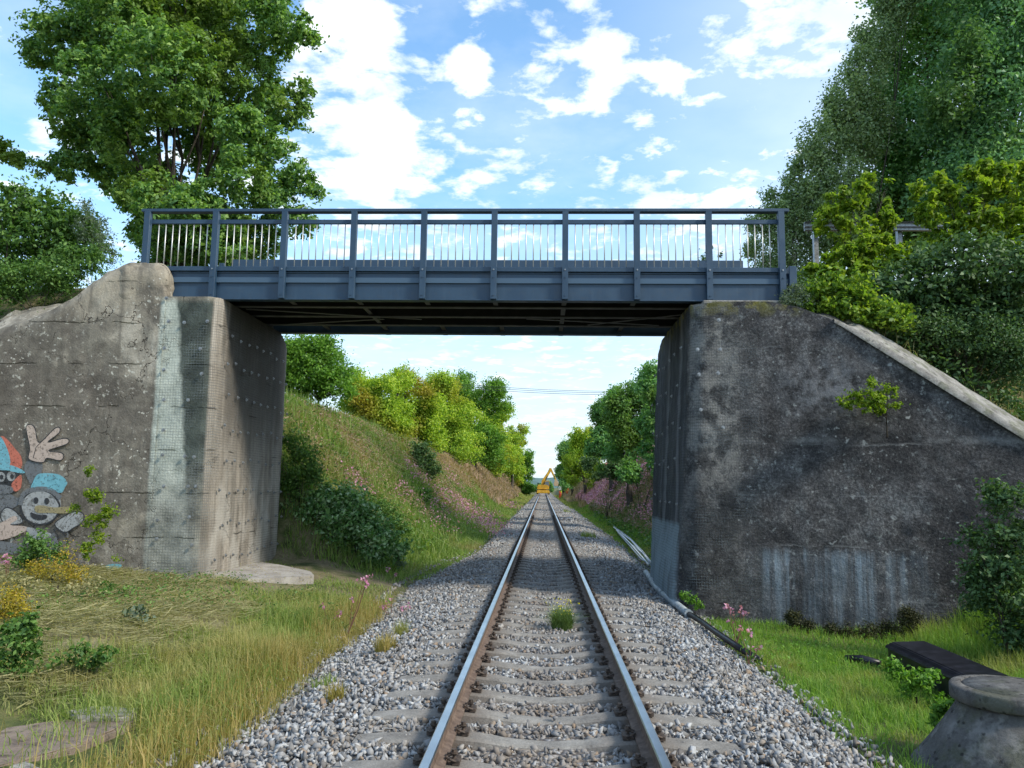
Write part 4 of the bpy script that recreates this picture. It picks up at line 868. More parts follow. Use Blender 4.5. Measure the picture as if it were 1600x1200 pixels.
tree('birch_tree', 'tall birch with hanging twigs forming the left edge of the dark trees on the right', 'tree', (10.8, 26.5, 4.6), pxl([(1290, 215, 46), (1262, 245, 26), (1325, 165, 42), (1350, 105, 32), (1310, 285, 52), (1372, 55, 34), (1400, 5, 34), (1245, 262, 12), (1350, 200, 50), (1300, 350, 50), (1300, 160, 16), (1330, 110, 12), (1420, -50, 60)], 26.5), 46000, .115, M_BIRCH, 6, .10, M_BARK, tuft=.2, droop=.7, nb=4)
tree('maple_tree', 'mid-green broad tree between the tall birch and the darkest tree at the right edge', 'tree', (12.6, 28.5, 4.8), pxl([(1440, 80, 80), (1400, 190, 75), (1450, 250, 75), (1385, 290, 55), (1500, 10, 80), (1450, -50, 80), (1370, 350, 55), (1430, 350, 60)], 28.5), 60000, .16, M_MAPLE, 7, .25, tuft=.2)
tree('lime_tree', 'darkest tall tree filling the upper right corner', 'tree', (14.2, 25, 4.8), pxl([(1560, 60, 95), (1600, 180, 100), (1505, 160, 80), (1540, 270, 80), (1610, 290, 80), (1540, -40, 90), (1470, 300, 50), (1640, 60, 100)], 25), 60000, .15, M_MAPLE2, 8, .28, tuft=.2)

def shrub(name, label, L, Y, n, size, m, seed, group=None, base=None, r0=.03, cat='shrub', **kw):
    l = pxl(L, Y); c = sum((Vector(q[0]) for q in l), Vector()) / len(l)
    zb = min(q[0][2] - q[1] for q in l); b = base if base is not None else (c.x, c.y, max(gz(c.x, c.y), zb - .9))
    return tree(name, label, cat, b, l, n, size, m, seed, r0, group=group, parts=('foliage', 'stems'), fork=kw.pop('fork', .15), **kw)
GB = 'bushes on the embankment left of the bridge'; GC = 'bushes on the embankment right of the bridge'
shrub('bush', 'large dark green bush at the left edge above the pale wing wall', [(15, 345, 52), (70, 375, 52), (5, 405, 55), (110, 345, 36), (55, 320, 34), (135, 385, 32), (90, 410, 40)], 16.2, 12000, .11, M_BUSH, 11, GB, tuft=.25)
shrub('bush', 'low bright green bush hanging over the top of the pale wing wall', [(25, 435, 34), (100, 425, 34), (145, 412, 20), (65, 438, 32), (0, 450, 30)], 15.2, 7500, .07, M_BUSH, 12, GB, tuft=.25)
shrub('willow_shrub', 'feathery grey-green shrub between the dark bush and the sky left of the bridge', [(140, 350, 28), (158, 378, 22), (165, 402, 16), (130, 320, 14)], 15.8, 2300, .05, M_WILLOW, 13, GB, tuft=.35, r0=.012)
shrub('sapling', 'thin leafy shoot sticking up above the dark bush at the left edge', [(15, 300, 13), (22, 275, 8), (35, 310, 10), (5, 320, 12)], 15.6, 260, .1, M_BUSH, 14, GB, tuft=.4, r0=.012)
shrub('sapling', 'lit yellow-green sapling rising behind the fence post right of the bridge', [(1330, 310, 26), (1300, 345, 30), (1352, 290, 14), (1340, 370, 36), (1380, 345, 20), (1285, 330, 12), (1385, 290, 8), (1358, 275, 6), (1318, 290, 8), (1295, 305, 7), (1384, 310, 8)], 17.6, 4500, .12, M_LIME, 15, GC, tuft=.3)
shrub('hazel_bush', 'tall bush with lit lime-green leaves at the right edge of the embankment', [(1480, 300, 20), (1540, 285, 32), (1595, 300, 40), (1450, 330, 24), (1520, 335, 44), (1590, 365, 50), (1470, 370, 30), (1545, 262, 14), (1435, 290, 8), (1440, 305, 10), (1462, 278, 9), (1515, 270, 10), (1570, 268, 11), (1600, 262, 12)], 16.3, 9500, .13, M_LIME, 16, GC, tuft=.25)
shrub('bush', 'broad dark green bush overhanging the sloping coping of the right wing wall', [(1420, 440, 48), (1480, 430, 56), (1555, 430, 62), (1605, 440, 60), (1505, 490, 48), (1440, 480, 40), (1580, 500, 48), (1380, 465, 36), (1480, 510, 36), (1600, 510, 50), (1540, 540, 36)], 15.0, 19000, .11, M_BUSHD, 17, GC, tuft=.24)
shrub('bush', 'low bush with yellow-green sunlit tips beside the right end of the bridge', [(1350, 392, 26), (1385, 402, 30), (1320, 425, 36), (1285, 440, 26), (1430, 405, 24), (1360, 440, 36), (1350, 350, 8), (1300, 400, 14), (1345, 365, 9), (1365, 378, 10), (1240, 450, 14), (1270, 425, 12), (1420, 385, 9)], 15.9, 9500, .11, M_LIME, 18, GC, tuft=.24)
shrub('bush', 'mid-green bush on top of the right wing wall below the sunlit tips', [(1270, 470, 24), (1320, 478, 30), (1375, 490, 26), (1290, 455, 26), (1335, 455, 26), (1250, 490, 18), (1300, 490, 20), (1350, 500, 20), (1410, 500, 20)], 14.4, 8000, .10, M_LIMEMIX, 19, GC, tuft=.28)
shrub('dry_shrub', 'grey dry twiggy shrub clinging to the corner beside the girder end', [(1228, 478, 20), (1250, 470, 20), (1240, 455, 15), (1245, 492, 15)], 14.25, 2400, .04, M_WILLOW, 20, tuft=.3, r0=.01)
shrub('dry_shrub', 'dark sparse twiggy shrub hanging over the wing wall coping near the right edge', [(1545, 520, 40), (1580, 550, 36), (1500, 530, 26), (1605, 580, 34), (1460, 510, 24), (1420, 505, 20)], 14.5, 8000, .06, M_BUSHD, 21, tuft=.35, r0=.015)
shrub('wall_plant', 'small bright green plant growing out of the dark wing wall', [(1355, 628, 20), (1385, 615, 13), (1322, 630, 12), (1360, 600, 9), (1395, 632, 10), (1340, 612, 10), (1375, 645, 8), (1368, 628, 16)], 13.4, 2200, .055, M_LIME, 22, base=tuple(at(1385, 655, Y=13.55)), r0=.012, cat='plant', tuft=.3)
shrub('climbing_shrub', 'slender light green shrub growing against the graffiti wing wall', [(140, 738, 9), (148, 775, 13), (152, 815, 14), (135, 860, 13), (108, 905, 14), (180, 880, 9), (170, 800, 9), (125, 800, 9), (150, 840, 10)], 13.6, 1900, .06, M_LIME, 23, base=(-8.9, 13.7, .1), r0=.012, tuft=.4)
shrub('bush', 'dark green leafy bush at the right edge in front of the wing wall', [(1585, 800, 46), (1560, 865, 46), (1605, 930, 60), (1525, 840, 20), (1545, 925, 34), (1600, 870, 50), (1515, 885, 18), (1560, 770, 16), (1590, 985, 34), (1600, 1010, 30)], 11.2, 9500, .07, M_BUSHD, 24, tuft=.26, up=.6)
shrub('seedling', 'small leafy twig showing above the far railing near the right end of the bridge', [(1115, 385, 7), (1130, 398, 9), (1100, 400, 7), (1145, 400, 6)], 18.8, 160, .06, M_BUSHD, 25, r0=.01, tuft=.5)

# trees on the far banks, seen through the opening
far = []
def auto_lobes(c, Rr, seed, k=26):
    g = np.random.default_rng(seed); out = []
    for i in range(k):
        d = g.normal(size=3); d /= np.linalg.norm(d); d = np.sign(d) * np.abs(d) ** .6; rr = g.uniform(.3, .85); q = np.array(c) + d * np.array(Rr) * rr * np.array([1, 1, .85]); out.append((q, float(min(Rr)) * g.uniform(.30, .46)))
    return out
shrubT = pxl([(500, 575, 46), (470, 555, 38), (525, 600, 28), (465, 600, 36), (500, 545, 24), (440, 570, 40), (545, 610, 9)], 31)
tree('round_tree', 'fresh green round-crowned tree just beyond the left abutment', 'tree', (-8.8, 31, 4.3), shrubT, 26000, .12, M_ROUND, 31, .12, tuft=.22, thick=1.2)
GF = 'trees along the far left bank'; GH = 'trees along the far right bank'
def row_tree(px, ytop, ybot, wpx, Y, m, label, seed, group, n=14000, size=.2, name='bank_tree'):
    c = at(px, (ytop + ybot) / 2, Y=Y); s = Y / F; Rx = wpx * .56 * s; Rz = (ybot + 24 - ytop) * .5 * s; c = at(px, (ytop + ybot + 24) / 2, Y=Y); n = int(n * 2.1)
    zb = gz(c[0], Y); l = auto_lobes(c, (Rx, Rx * 1.1, Rz), seed)
    return tree(name, label, 'tree', (c[0], Y, zb), l, n, size, m, seed, .14 + .02 * Rz, group=group, tuft=.3, nb=8)
row_tree(592, 558, 690, 92, 44, M_SUNNY, 'yellow-green tree next to the round green tree on the left bank', 41, GF, 17000, .15)
row_tree(648, 566, 705, 84, 56, M_SUNNY, 'second sunlit tree on the left bank, with olive leaves behind the mid-bank shrub', 42, GF, 17000, .18)
row_tree(697, 566, 720, 84, 70, M_SUNNY, 'golden tinged tree in the middle of the left bank row', 43, GF, 17000, .2)
row_tree(742, 552, 735, 84, 88, M_ROUND, 'tallest green tree of the left bank row, rising above its neighbours', 44, GF, 19000, .24)
row_tree(776, 590, 745, 62, 112, M_SUNNY, 'bright yellow-green tree right of the tallest one on the left bank', 45, GF, 13000, .27)
row_tree(800, 640, 755, 46, 140, M_SUNNY, 'lower lime-coloured tree near the far end of the left bank row', 46, GF, 10000, .3)
row_tree(817, 690, 762, 30, 175, M_ROUND, 'last and darkest small tree ending the left bank row beside the machine', 47, GF, 7000, .36)
row_tree(985, 566, 725, 74, 46, M_MAPLE, 'nearest dark green tree beside the right abutment, seen through the opening', 51, GH, 17000, .16)
row_tree(1030, 540, 720, 70, 40, M_MAPLE, 'dark tree mostly hidden behind the right abutment edge', 56, GH, 14000, .16)
row_tree(952, 585, 740, 56, 66, M_MAPLE, 'dark green tree with a lit yellow-green side on the right bank', 52, GH, 14000, .2)
row_tree(914, 655, 752, 50, 95, M_SUNNY, 'sunlit yellow-green tree amid the dark trees of the right bank', 53, GH, 11000, .24)
row_tree(893, 665, 757, 40, 125, M_MAPLE, 'round-topped dark tree on the right bank, left of the sunlit one', 54, GH, 10000, .28)
row_tree(881, 690, 762, 22, 170, M_MAPLE, 'small distant tree ending the right bank row beside the excavator boom', 55, GH, 6000, .34)
for q, (px, Y, lab) in enumerate(((948, 50, 'low dark bush under the trees of the right bank'), (905, 90, 'pale green bush low on the right bank beside the track'), (1000, 40, 'dark bush at the foot of the nearest tree right of the opening'))):
    c = at(px, 740 - q * 4, Y=Y); l = auto_lobes((c[0], Y, c[2]), (1.6 * Y / 50, 1.4, 1.0 * Y / 50), 60 + q, 8); tree('bank_bush', lab, 'bush', (c[0], Y, gz(c[0], Y)), l, 5000, .16, (M_BUSHD, M_LIME, M_MAPLE)[q], 60 + q, .04, tuft=.35, fork=.1, parts=('foliage', 'stems'))

def bankplant(name, label, px, py, L, n, size, m, seed, cat='shrub', **kw):
    P = hit(px, py); return shrub(name, label, L, float(P[1]), n, size, m, seed, base=tuple(P), cat=cat, **kw)
bankplant('bush', 'big dark bush with pale-edged leaves at the foot of the left bank behind the abutment', 560, 868, [(535, 790, 38), (485, 830, 32), (590, 835, 32), (525, 835, 34), (465, 795, 20), (555, 820, 34), (500, 780, 24), (620, 850, 18), (460, 850, 18), (520, 868, 18), (580, 868, 16)], 19000, .11, M_BUSH2, 71, tuft=.3, thick=.6)
bankplant('bush', 'light green bush right of the dark bush at the foot of the left bank', 610, 845, [(600, 800, 20), (625, 820, 18), (580, 785, 14)], 2600, .08, M_BUSH, 72, tuft=.3, thick=.6)
bankplant('bush', 'green nettle clump high behind the left abutment edge', 470, 790, [(475, 720, 26), (462, 755, 26), (455, 690, 22), (490, 745, 16)], 3600, .08, M_BUSH, 73, tuft=.3, thick=.5)
bankplant('bush', 'lone dark shrub halfway up the left bank below the tree row', 662, 750, [(660, 712, 17), (648, 730, 16), (675, 738, 14), (655, 700, 9)], 3600, .13, M_BUSHD, 74, tuft=.3, thick=.7)
bankplant('bush', 'small green clump among the pink flowers on the left bank', 655, 790, [(640, 770, 12), (660, 775, 13)], 1500, .1, M_BUSH, 75, tuft=.3, thick=.6)
bankplant('weed_clump', 'low grey-leaved weeds creeping out beside the footing slab', 590, 880, [(480, 860, 14), (530, 866, 14), (575, 872, 14), (625, 874, 12)], 2400, .07, M_WILLOW, 76, cat='weeds', tuft=.35, thick=.6)

# ------------------------------------------------------------------ grass and other ground cover (nobody could count it)
def stuff(name, VF, m, label, cat, parent=None):
    o = link(name, arr_mesh(name, *VF), None, m); return tag(o, label, cat, kind='stuff')
def scatter(x0, x1, y0, y1, dens, g): n = int((x1 - x0) * (y1 - y0) * dens); return g.uniform(x0, x1, n), g.uniform(y0, y1, n)
g = np.random.default_rng(21)
# left verge, tall beside the ballast
x, y = scatter(-7.5, -2.45, 3.8, 14.2, 2300, g)
edge = edgeL(y) + .12 + .22 * n2d(y * 0, y, 1.3, 4, 2); dd = edge - x
tall = np.exp(-((dd - .75) / .95) ** 2); patch = n2d(x, y, .8, 31, 2)
slabm = (x < -3.15 - .25 * patch) & (y < 6.9 + .3 * patch) & (y > 4) 
keep = (dd > .0) & (g.random(len(x)) < np.clip(.18 + .9 * tall + .35 * patch, .05, 1) * np.clip(dd / .25, .15, 1) * np.where((y > 7.5) & (dd > 1.7), .30 + .5 * (n2d(x, y, 1.1, 33, 2) > .12), 1)) & ~(slabm & (g.random(len(x)) < .93))
x, y, tall, dd, patch = x[keep], y[keep], tall[keep], dd[keep], patch[keep]
h = (.06 + .16 * tall + .09 * np.maximum(patch, 0) + .07 * (n2d(x, y, 1.1, 33, 2) > .12)) * (1 + .55 * n2d(x, y, 1.9, 35, 2)) * g.uniform(.4, 1.35, len(x)); P = np.stack([x, y, ground(x, y) - .02], -1)
dry = (dd < .45 + .3 * g.random(len(x))) & (g.random(len(x)) < .65)
stuff('grass', blades(P[~dry], h[~dry], .0042, g, .75, .7), M_GRASS, 'green grass on the left verge between the ballast and the mown strip', 'grass')
x3, y3 = scatter(-6.0, -2.5, 13.6, 19.2, 900, g); d3 = edgeL(y3) + .05 + .2 * n2d(y3 * 0, y3, 1.3, 4, 2) - x3; k = (d3 > 0) & (g.random(len(x3)) < .35 + .9 * n2d(x3, y3, 1.0, 37, 2)) & ~((x3 < -4.4) & (y3 > 13.9) & (y3 < 16.6)); x3, y3, d3 = x3[k], y3[k], d3[k]
stuff('grass', blades(np.stack([x3, y3, ground(x3, y3) - .02], -1), (.06 + .12 * np.exp(-d3)) * g.uniform(.4, 1.5, len(x3)), .006, g, .9, .8), M_BANKG, 'short trampled grass under the left half of the bridge', 'grass')
# straw and seed stalks along the very edge
x2, y2 = scatter(-4.2, -2.3, 3.8, 14.5, 900, g); e2 = edgeL(y2) + .16 + .22 * n2d(y2 * 0, y2, 1.3, 4, 2); d2 = e2 - x2; k = (d2 > 0) & (g.random(len(x2)) < np.exp(-d2 / .35) * (.35 + .8 * np.maximum(n2d(x2, y2, .7, 77, 2) + .3, 0)))
x2, y2 = x2[k], y2[k]; P2 = np.stack([x2, y2, np.maximum(ground(x2, y2), -.5) - .01], -1)
A = blades(np.concatenate([P[dry], P2]), np.concatenate([h[dry] * .9, g.uniform(.12, .36, len(P2))]), .0042, g, .4)
stuff('dry_grass', A, M_DRY, 'golden dry grass fringing the left edge of the ballast', 'dry grass')
# mown hay, lying flat
x, y = scatter(-10, -3.6, 7., 14.25, 1000, g); k = (n2d(x, y, .9, 41, 2) > -.25) & (x < -3.9 - .12 * (14 - y) + .4) ; x, y = x[k], y[k]; n = len(x)
az = g.normal(0, .9, n) + n2d(x, y, .5, 5) * 3; L = g.uniform(.08, .26, n); z = ground(x, y) + g.uniform(.005, .06, n) + .07 * np.maximum(n2d(x, y, .8, 51, 2), 0)
c_, s_ = np.cos(az) * L[:], np.sin(az) * L[:]; tz_ = g.normal(0, .035, n); A0 = np.stack([x, y, z], -1); A1 = A0 + np.stack([c_, s_, tz_], -1); w = np.stack([-np.sin(az), np.cos(az), g.normal(0, .6, n)], -1) * .0028
V = np.stack([A0 - w, A0 + w, A1 + w, A1 - w], 1).reshape(-1, 3)
stuff('mown_hay', (V, np.arange(n * 4).reshape(n, 4)), M_STRAW, 'cut straw-coloured hay lying before the pale abutment and wing wall', 'hay')
# right verge
x, y = scatter(2.3, 7.6, 4.0, 14.1, 2300, g); yw = ywall(x); edge = edgeR(y) + .02 + .15 * n2d(y * 0, y, 1.1, 14, 2); dd = x - edge; pt = n2d(x, y, .9, 61, 2)
k = (dd > 0) & (y < yw - .02) & (g.random(len(x)) < np.clip(.55 + .5 * pt, .1, 1) * np.clip(dd / .3, .15, 1)) ; x, y, pt = x[k], y[k], pt[k]
h = (.13 + .10 * np.maximum(pt, 0) + .22 * ss(4.9, 6.2, x)) * g.uniform(.5, 1.3, len(x))
stuff('verge_grass', blades(np.stack([x, y, ground(x, y) - .02], -1), h, .0048, g, .55), M_GRASSR, 'bright green grass on the right verge between the ballast and the wing wall', 'grass')
# strips of grass beyond the bridge, banks on both sides
x, y = scatter(-12, -1.7, 18.2, 70, 210, g); k = (x < edgeL(y) + .25 + .25 * n2d(y * 0, y, .5, 4, 2)) & ((x > -11.5)) & (g.random(len(x)) < np.interp(y, [18, 30, 70], [1, .8, .35])) & ~((x < -5.9) & (y < 18.7)); x, y = x[k], y[k]
dd = edgeL(y) - x; hh = np.interp(dd, [0, .6, 2, 9], [.18, .32, .5, .55]) * g.uniform(.5, 1.3, len(x)) * np.interp(y, [18, 70], [.9, 1.2]); P = np.stack([x, y, ground(x, y) - .03], -1)
ww = np.interp(y, [18, 40, 70], [.011, .02, .035])
grn = (dd < 2.2 + 1.5 * n2d(x, y, .3, 91, 2)) | (n2d(x, y, .35, 92, 2) + .5 * n2d(x, y, 1.6, 94, 2) > -.55 + .52 * ss(2.5, 6.5, dd) + .55 * ss(34, 50, y) * ss(2, 4, dd))
stuff('bank_grass', blades(P[grn], hh[grn] * .9, ww[grn], g, .75), M_BANKG, 'olive green tall grass covering the left bank beyond the bridge', 'grass')
stuff('seedheads', blades(P[~grn], hh[~grn] * .8, ww[~grn] * 1.1, g, 1.0, .8), M_PALEPINK, 'brownish pink seed heads on the upper left bank', 'dry grass')
x, y = scatter(2.5, 12, 18.6, 80, 170, g); k = (x > edgeR(y) - .15 + .2 * n2d(y * 0, y, .5, 14, 2)) & (g.random(len(x)) < np.interp(y, [18, 30, 80], [1, .8, .3])); x, y = x[k], y[k]; dd = x - edgeR(y)
P = np.stack([x, y, ground(x, y) - .03], -1); hh = np.interp(dd, [0, .9, 2, 9], [.10, .14, .5, .6]) * g.uniform(.5, 1.3, len(x)); ww = np.interp(y, [18, 40, 80], [.012, .02, .04])
grn = dd < 1.7 + .8 * n2d(x, y, .3, 93, 2)
stuff('bank_grass', blades(P[grn], hh[grn], ww[grn], g, .5), M_GRASSR, 'fresh green grass strip along the ditch beyond the right abutment', 'grass')
stuff('seedheads', blades(P[~grn], hh[~grn], ww[~grn], g, .4), M_PALEPINK, 'dusty pink weeds covering the right bank beyond the abutment', 'dry grass')
# far reach of both banks
x1, y1 = scatter(-12, -2.1, 70, 200, 22, g); x2, y2 = scatter(2.7, 12, 80, 200, 22, g); x = np.concatenate([x1, x2]); y = np.concatenate([y1, y2]); P = np.stack([x, y, ground(x, y) - .03], -1)
nearT = np.abs(x) < 4.2 + n2d(x, y, .1, 5) ; hh = np.where(nearT, .25, .7) * g.uniform(.5, 1.3, len(x))
stuff('far_bank_grass', blades(P[nearT], hh[nearT], .06, g, .5), M_GRASS, 'distant green grass beside the far stretch of track', 'grass')
stuff('far_seedheads', blades(P[~nearT], hh[~nearT], .07, g, .5), M_PALEPINK, 'distant salmon-pink weeds on the far banks near the machine', 'dry grass')
# leafy weeds through the bank cover
P_ = []
for (a, b, c, d, dn) in ((-11, -3.2, 18.8, 60, 170), (3.6, 10, 19, 60, 90)):
    x, y = scatter(a, b, c, d, dn, g); k = (n2d(x, y, .6, 95, 2) > -.12) & (g.random(len(x)) < np.interp(y, [18, 35, 60], [1, .7, .3])) & ~((x < -6) & (y < 19.2)) & (np.abs(x) > 3.4 + .0 * y); P_.append(np.stack([x[k], y[k], ground(x[k], y[k]) + g.uniform(0, .45, k.sum())], -1))
P = np.concatenate(P_); VF = leaves(P, np.interp(P[:, 1], [18, 60], [.10, .22]), g, .7); stuff('bank_weeds', VF, M_BUSH, 'leafy green weeds scattered through the grass of both banks', 'weeds')
x, y = scatter(-10.5, -4.2, 19, 60, 120, g); k = n2d(x, y, .45, 197, 2) > -.05; x, y = x[k], y[k]
stuff('seedheads', leaves(np.stack([x, y, ground(x, y) + g.uniform(.2, .6, len(x))], -1), np.interp(y, [18, 60], [.06, .14]), g, .3, .5), M_PALEPINK, 'fluffy brown-pink seed heads between the grasses on the left bank', 'dry grass')
x, y = scatter(3.9, 10, 19, 70, 90, g)
stuff('bank_weeds', leaves(np.stack([x, y, ground(x, y) + g.uniform(.2, .65, len(x))], -1), np.interp(y, [18, 70], [.08, .2]), g, .5, .6), M_BANKMIX, 'mixed green and beige weeds on the right bank', 'weeds')
# balsam in flower: pink patches
def patch_pts(lst, g):
    out = []
    for px, py, r, n in lst:
        c = hit(px, py); s = c[1] / F * r; x = c[0] + g.normal(0, s * .55, n); y = c[1] + g.normal(0, s * 2.0, n); out.append(np.stack([x, y, ground(x, y) + g.uniform(.35, .9, n)], -1))
    return np.concatenate(out)
Pp = patch_pts([(730, 812, 36, 520), (700, 800, 30, 300), (768, 838, 26, 260), (745, 830, 30, 300), (680, 812, 20, 160), (560, 790, 22, 170), (640, 800, 22, 120), (650, 760, 20, 200), (705, 760, 20, 160), (690, 845, 24, 100), (770, 852, 20, 120), (800, 800, 14, 120)], g)
stuff('balsam_flowers', leaves(Pp, np.interp(Pp[:, 1], [18, 60], [.055, .12]), g, .2, .8), M_PINK, 'patches of pink balsam flowers low on the left bank', 'flowers')
x, y = scatter(4.2, 9.5, 21, 110, 40, g); k = n2d(x, y, .3, 97, 2) > -.1; x, y = x[k], y[k]; Pq = np.stack([x, y, ground(x, y) + g.uniform(.4, .9, len(x))], -1)
stuff('balsam_flowers', leaves(Pq, np.interp(y, [18, 110], [.06, .2]), g, .2, .8), M_PINK, 'muted pink balsam flowers across the right bank', 'flowers')

# ------------------------------------------------------------------ single plants near the camera
def tuft_obj(name, label, px, py, n, h, r, m, cat, seed, w=.004, group=None, flowers=None, lean=.5):
    P0 = hit(px, py); g = np.random.default_rng(seed); a = g.uniform(0, 6.28, n); q = r * np.sqrt(g.random(n)); x = P0[0] + q * np.cos(a); y = P0[1] + q * np.sin(a)
    zb = np.full(n, P0[2]) if abs(P0[0]) > 2.9 else bedz(x, y); t_ = empty(name, (P0[0], P0[1], float(zb[0])), label, cat, group)
    V, Fc = blades(np.stack([x, y, zb], -1), h * g.uniform(.5, 1.2, n), w, g, lean); link('blades', arr_mesh('blades', V, Fc), t_, m)
    if flowers:
        fm, fn, fs = flowers; Pf = np.stack([P0[0] + g.normal(0, r * .8, fn), P0[1] + g.normal(0, r * .8, fn), float(zb[0]) + h * g.uniform(.7, 1.35, fn)], -1); link('flowers', arr_mesh('flowers', *leaves(Pf, fs, g, .6, .9)), t_, fm)
        mb = MB()
        for p in Pf[::3]: mb.tube([(P0[0], P0[1], float(zb[0])), ((P0[0] + p[0]) / 2, (P0[1] + p[1]) / 2, (zb[0] + p[2]) / 2 + .02), tuple(p)], .002, 4)
        mb.build('stems', M_STEM, t_)
    return t_
M_FEATH = leaf_mat('feathery_green', [(.07, .13, .035), (.13, .21, .06), (.20, .28, .10)], .3)
tuft_obj('ragwort_plant', 'round feathery green plant with yellow flowers growing between the rails', 878, 1025, 1100, .31, .14, M_FEATH, 'plant', 81, .0035, flowers=(M_YELLOWFL, 80, .024), lean=.6)
for i_, (px, py, n, h, r, m, lab) in enumerate(((600, 1065, 260, .26, .12, M_DRY, 'dry golden grass tuft in the ballast left of the track'), (625, 1035, 160, .24, .10, M_GRASS, 'green grass tuft in the ballast behind the golden one'), (520, 1155, 200, .20, .09, M_DRY, 'small dry tuft in the ballast nearest the camera on the left'),
        (505, 1110, 110, .16, .12, M_GRASS, 'thin green tuft just behind the nearest dry tuft'), (560, 1000, 120, .22, .1, M_DRY, 'dry grass tuft at the ballast edge below the tall pink flower'), (920, 855, 160, .3, .3, M_GRASS, 'grass patch growing in the ballast right of the track beyond the bridge'), (785, 830, 120, .3, .22, M_GRASS, 'grass clump in the ballast left of the track beyond the bridge'),
        (885, 808, 90, .35, .35, M_GRASS, 'small distant grass patch in the ballast on the right'))):
    tuft_obj('grass_tuft', lab, px, py, n, h, r, m, 'grass tuft', 90 + i_, .004 if py > 900 else .009, 'grass tufts growing in the ballast')
def flower_stem(label, px, py, tips, m=M_PINK, seed=0, h=.6, nleaf=12):
    P0 = hit(px, py); g = np.random.default_rng(seed); t_ = empty('balsam_plant', tuple(P0), label, 'flower', 'pink flowers near the track'); mb = MB(); Pf = []
    for (tx, ty) in tips:
        e = at(tx, ty, Y=P0[1]); mb.tube([tuple(P0), tuple(P0 * .5 + e * .5 + np.array([.02, 0, 0])), tuple(e)], [.006, .005, .003], 5); Pf.append(e + g.normal(0, .028, (9, 3)))
    mb.build('stem', M_REDSTEM, t_); link('flowers', arr_mesh('flowers', *leaves(np.concatenate(Pf), .045, g, .2, .9)), t_, m)
    lf = P0 + (np.array([0, 0, 1.]) * h * g.uniform(.1, .7, nleaf)[:, None]) + g.normal(0, .06, (nleaf, 3)) * np.array([1, 1, .2]); link('foliage', arr_mesh('foliage', *leaves(lf, .08, g, .4, .35)), t_, M_BUSH)
flower_stem('tall pink flower spike on a red stem in the verge left of the track', 540, 1000, [(568, 905), (575, 900), (551, 935), (572, 912)], seed=1)
flower_stem('short pink flower left of the tall spike in the left verge', 512, 985, [(506, 950), (530, 960)], seed=2)
flower_stem('pink flower cluster at the ballast edge right of the tall spike', 608, 975, [(603, 945), (612, 938), (600, 950), (628, 950), (637, 947)], seed=3)
flower_stem('pink flowers in the grass behind the tall spike', 610, 905, [(605, 890), (618, 898)], seed=4)
flower_stem('pink flower cluster at the foot of the dark wing wall corner', 1150, 1010, [(1137, 946), (1146, 955), (1158, 952), (1140, 968), (1162, 958)], seed=5)
flower_stem('low pink blossoms in the right verge below the wall corner cluster', 1170, 1040, [(1172, 985), (1155, 985), (1184, 1012)], seed=6)
flower_stem('pink blossoms before the dark bush at the right edge', 1530, 930, [(1533, 890), (1530, 885), (1480, 800), (1530, 825)], seed=7)
flower_stem('bright pink blossoms at the left edge beside the yellow weeds', 10, 905, [(8, 870), (14, 875), (5, 880)], seed=8)
def weed(name, label, L, Y, n, size, m, seed, cat='weeds', group=None, **kw): return shrub(name, label, L, Y, n, size, m, seed, group=group, cat=cat, r0=.01, **kw)
GW = 'weeds below the graffiti'
weed('nettle_clump', 'dark green nettles in front of the graffiti at the left edge', [(60, 845, 20), (45, 868, 18), (85, 865, 16)], 13.0, 1500, .06, M_BUSH, 101, group=GW, tuft=.35)
weed('goldenrod_clump', 'yellow flowering weeds at the foot of the graffiti wall', [(95, 880, 22), (70, 900, 22), (120, 895, 18), (45, 895, 16)], 12.4, 2000, .035, M_YFLOW, 102, group=GW, tuft=.4)
weed('weed_clump', 'brown and green dying weeds left of the hay', [(110, 925, 20), (70, 935, 24), (30, 925, 24), (150, 915, 14)], 11.6, 1600, .05, M_STRAW, 103, group=GW, tuft=.4)
weed('goldenrod_clump', 'yellow-green flowering weed at the left edge above the nettles', [(5, 930, 22), (15, 955, 22), (35, 945, 16)], 9.5, 1500, .035, M_YFLOW, 104, group=GW, tuft=.4)
weed('nettle_clump', 'large leafy green nettle patch at the left edge in the foreground', [(20, 1005, 36), (55, 1040, 26), (5, 1045, 34), (40, 985, 22)], 7.6, 1900, .06, M_BUSH, 105, tuft=.3)
weed('dock_plant', 'dull green broad-leaved weed standing in the hay', [(220, 965, 16), (215, 985, 14), (235, 985, 12)], 10.0, 420, .09, M_WILLOW, 106, tuft=.4, up=-.1)
weed('bramble', 'low leafy green bramble at the edge of the hay in the left foreground', [(140, 1025, 16), (170, 1022, 12), (115, 1030, 12)], 7.9, 420, .06, M_BUSH, 107, tuft=.4)
weed('weed_clump', 'small green weeds at the wall foot left of the hay heap', [(165, 915, 12), (190, 920, 12), (150, 940, 12)], 11.8, 500, .055, M_BUSH, 108, tuft=.4)
weed('nettle_clump', 'leafy green weeds growing over the black trough', [(1440, 1060, 20), (1400, 1048, 14), (1420, 1080, 14), (1465, 1100, 12)], 8.9, 1300, .05, M_ROUND, 109, tuft=.35)
weed('nettle_clump', 'small green weed beside the concrete manhole', [(1468, 1110, 10), (1485, 1098, 9), (1460, 1128, 8)], 7.4, 500, .045, M_ROUND, 110, tuft=.4)
weed('weed_clump', 'green weeds around the foot of the right abutment corner', [(1078, 935, 8), (1092, 945, 8), (1068, 930, 5)], 13.6, 500, .045, M_ROUND, 111, tuft=.4)
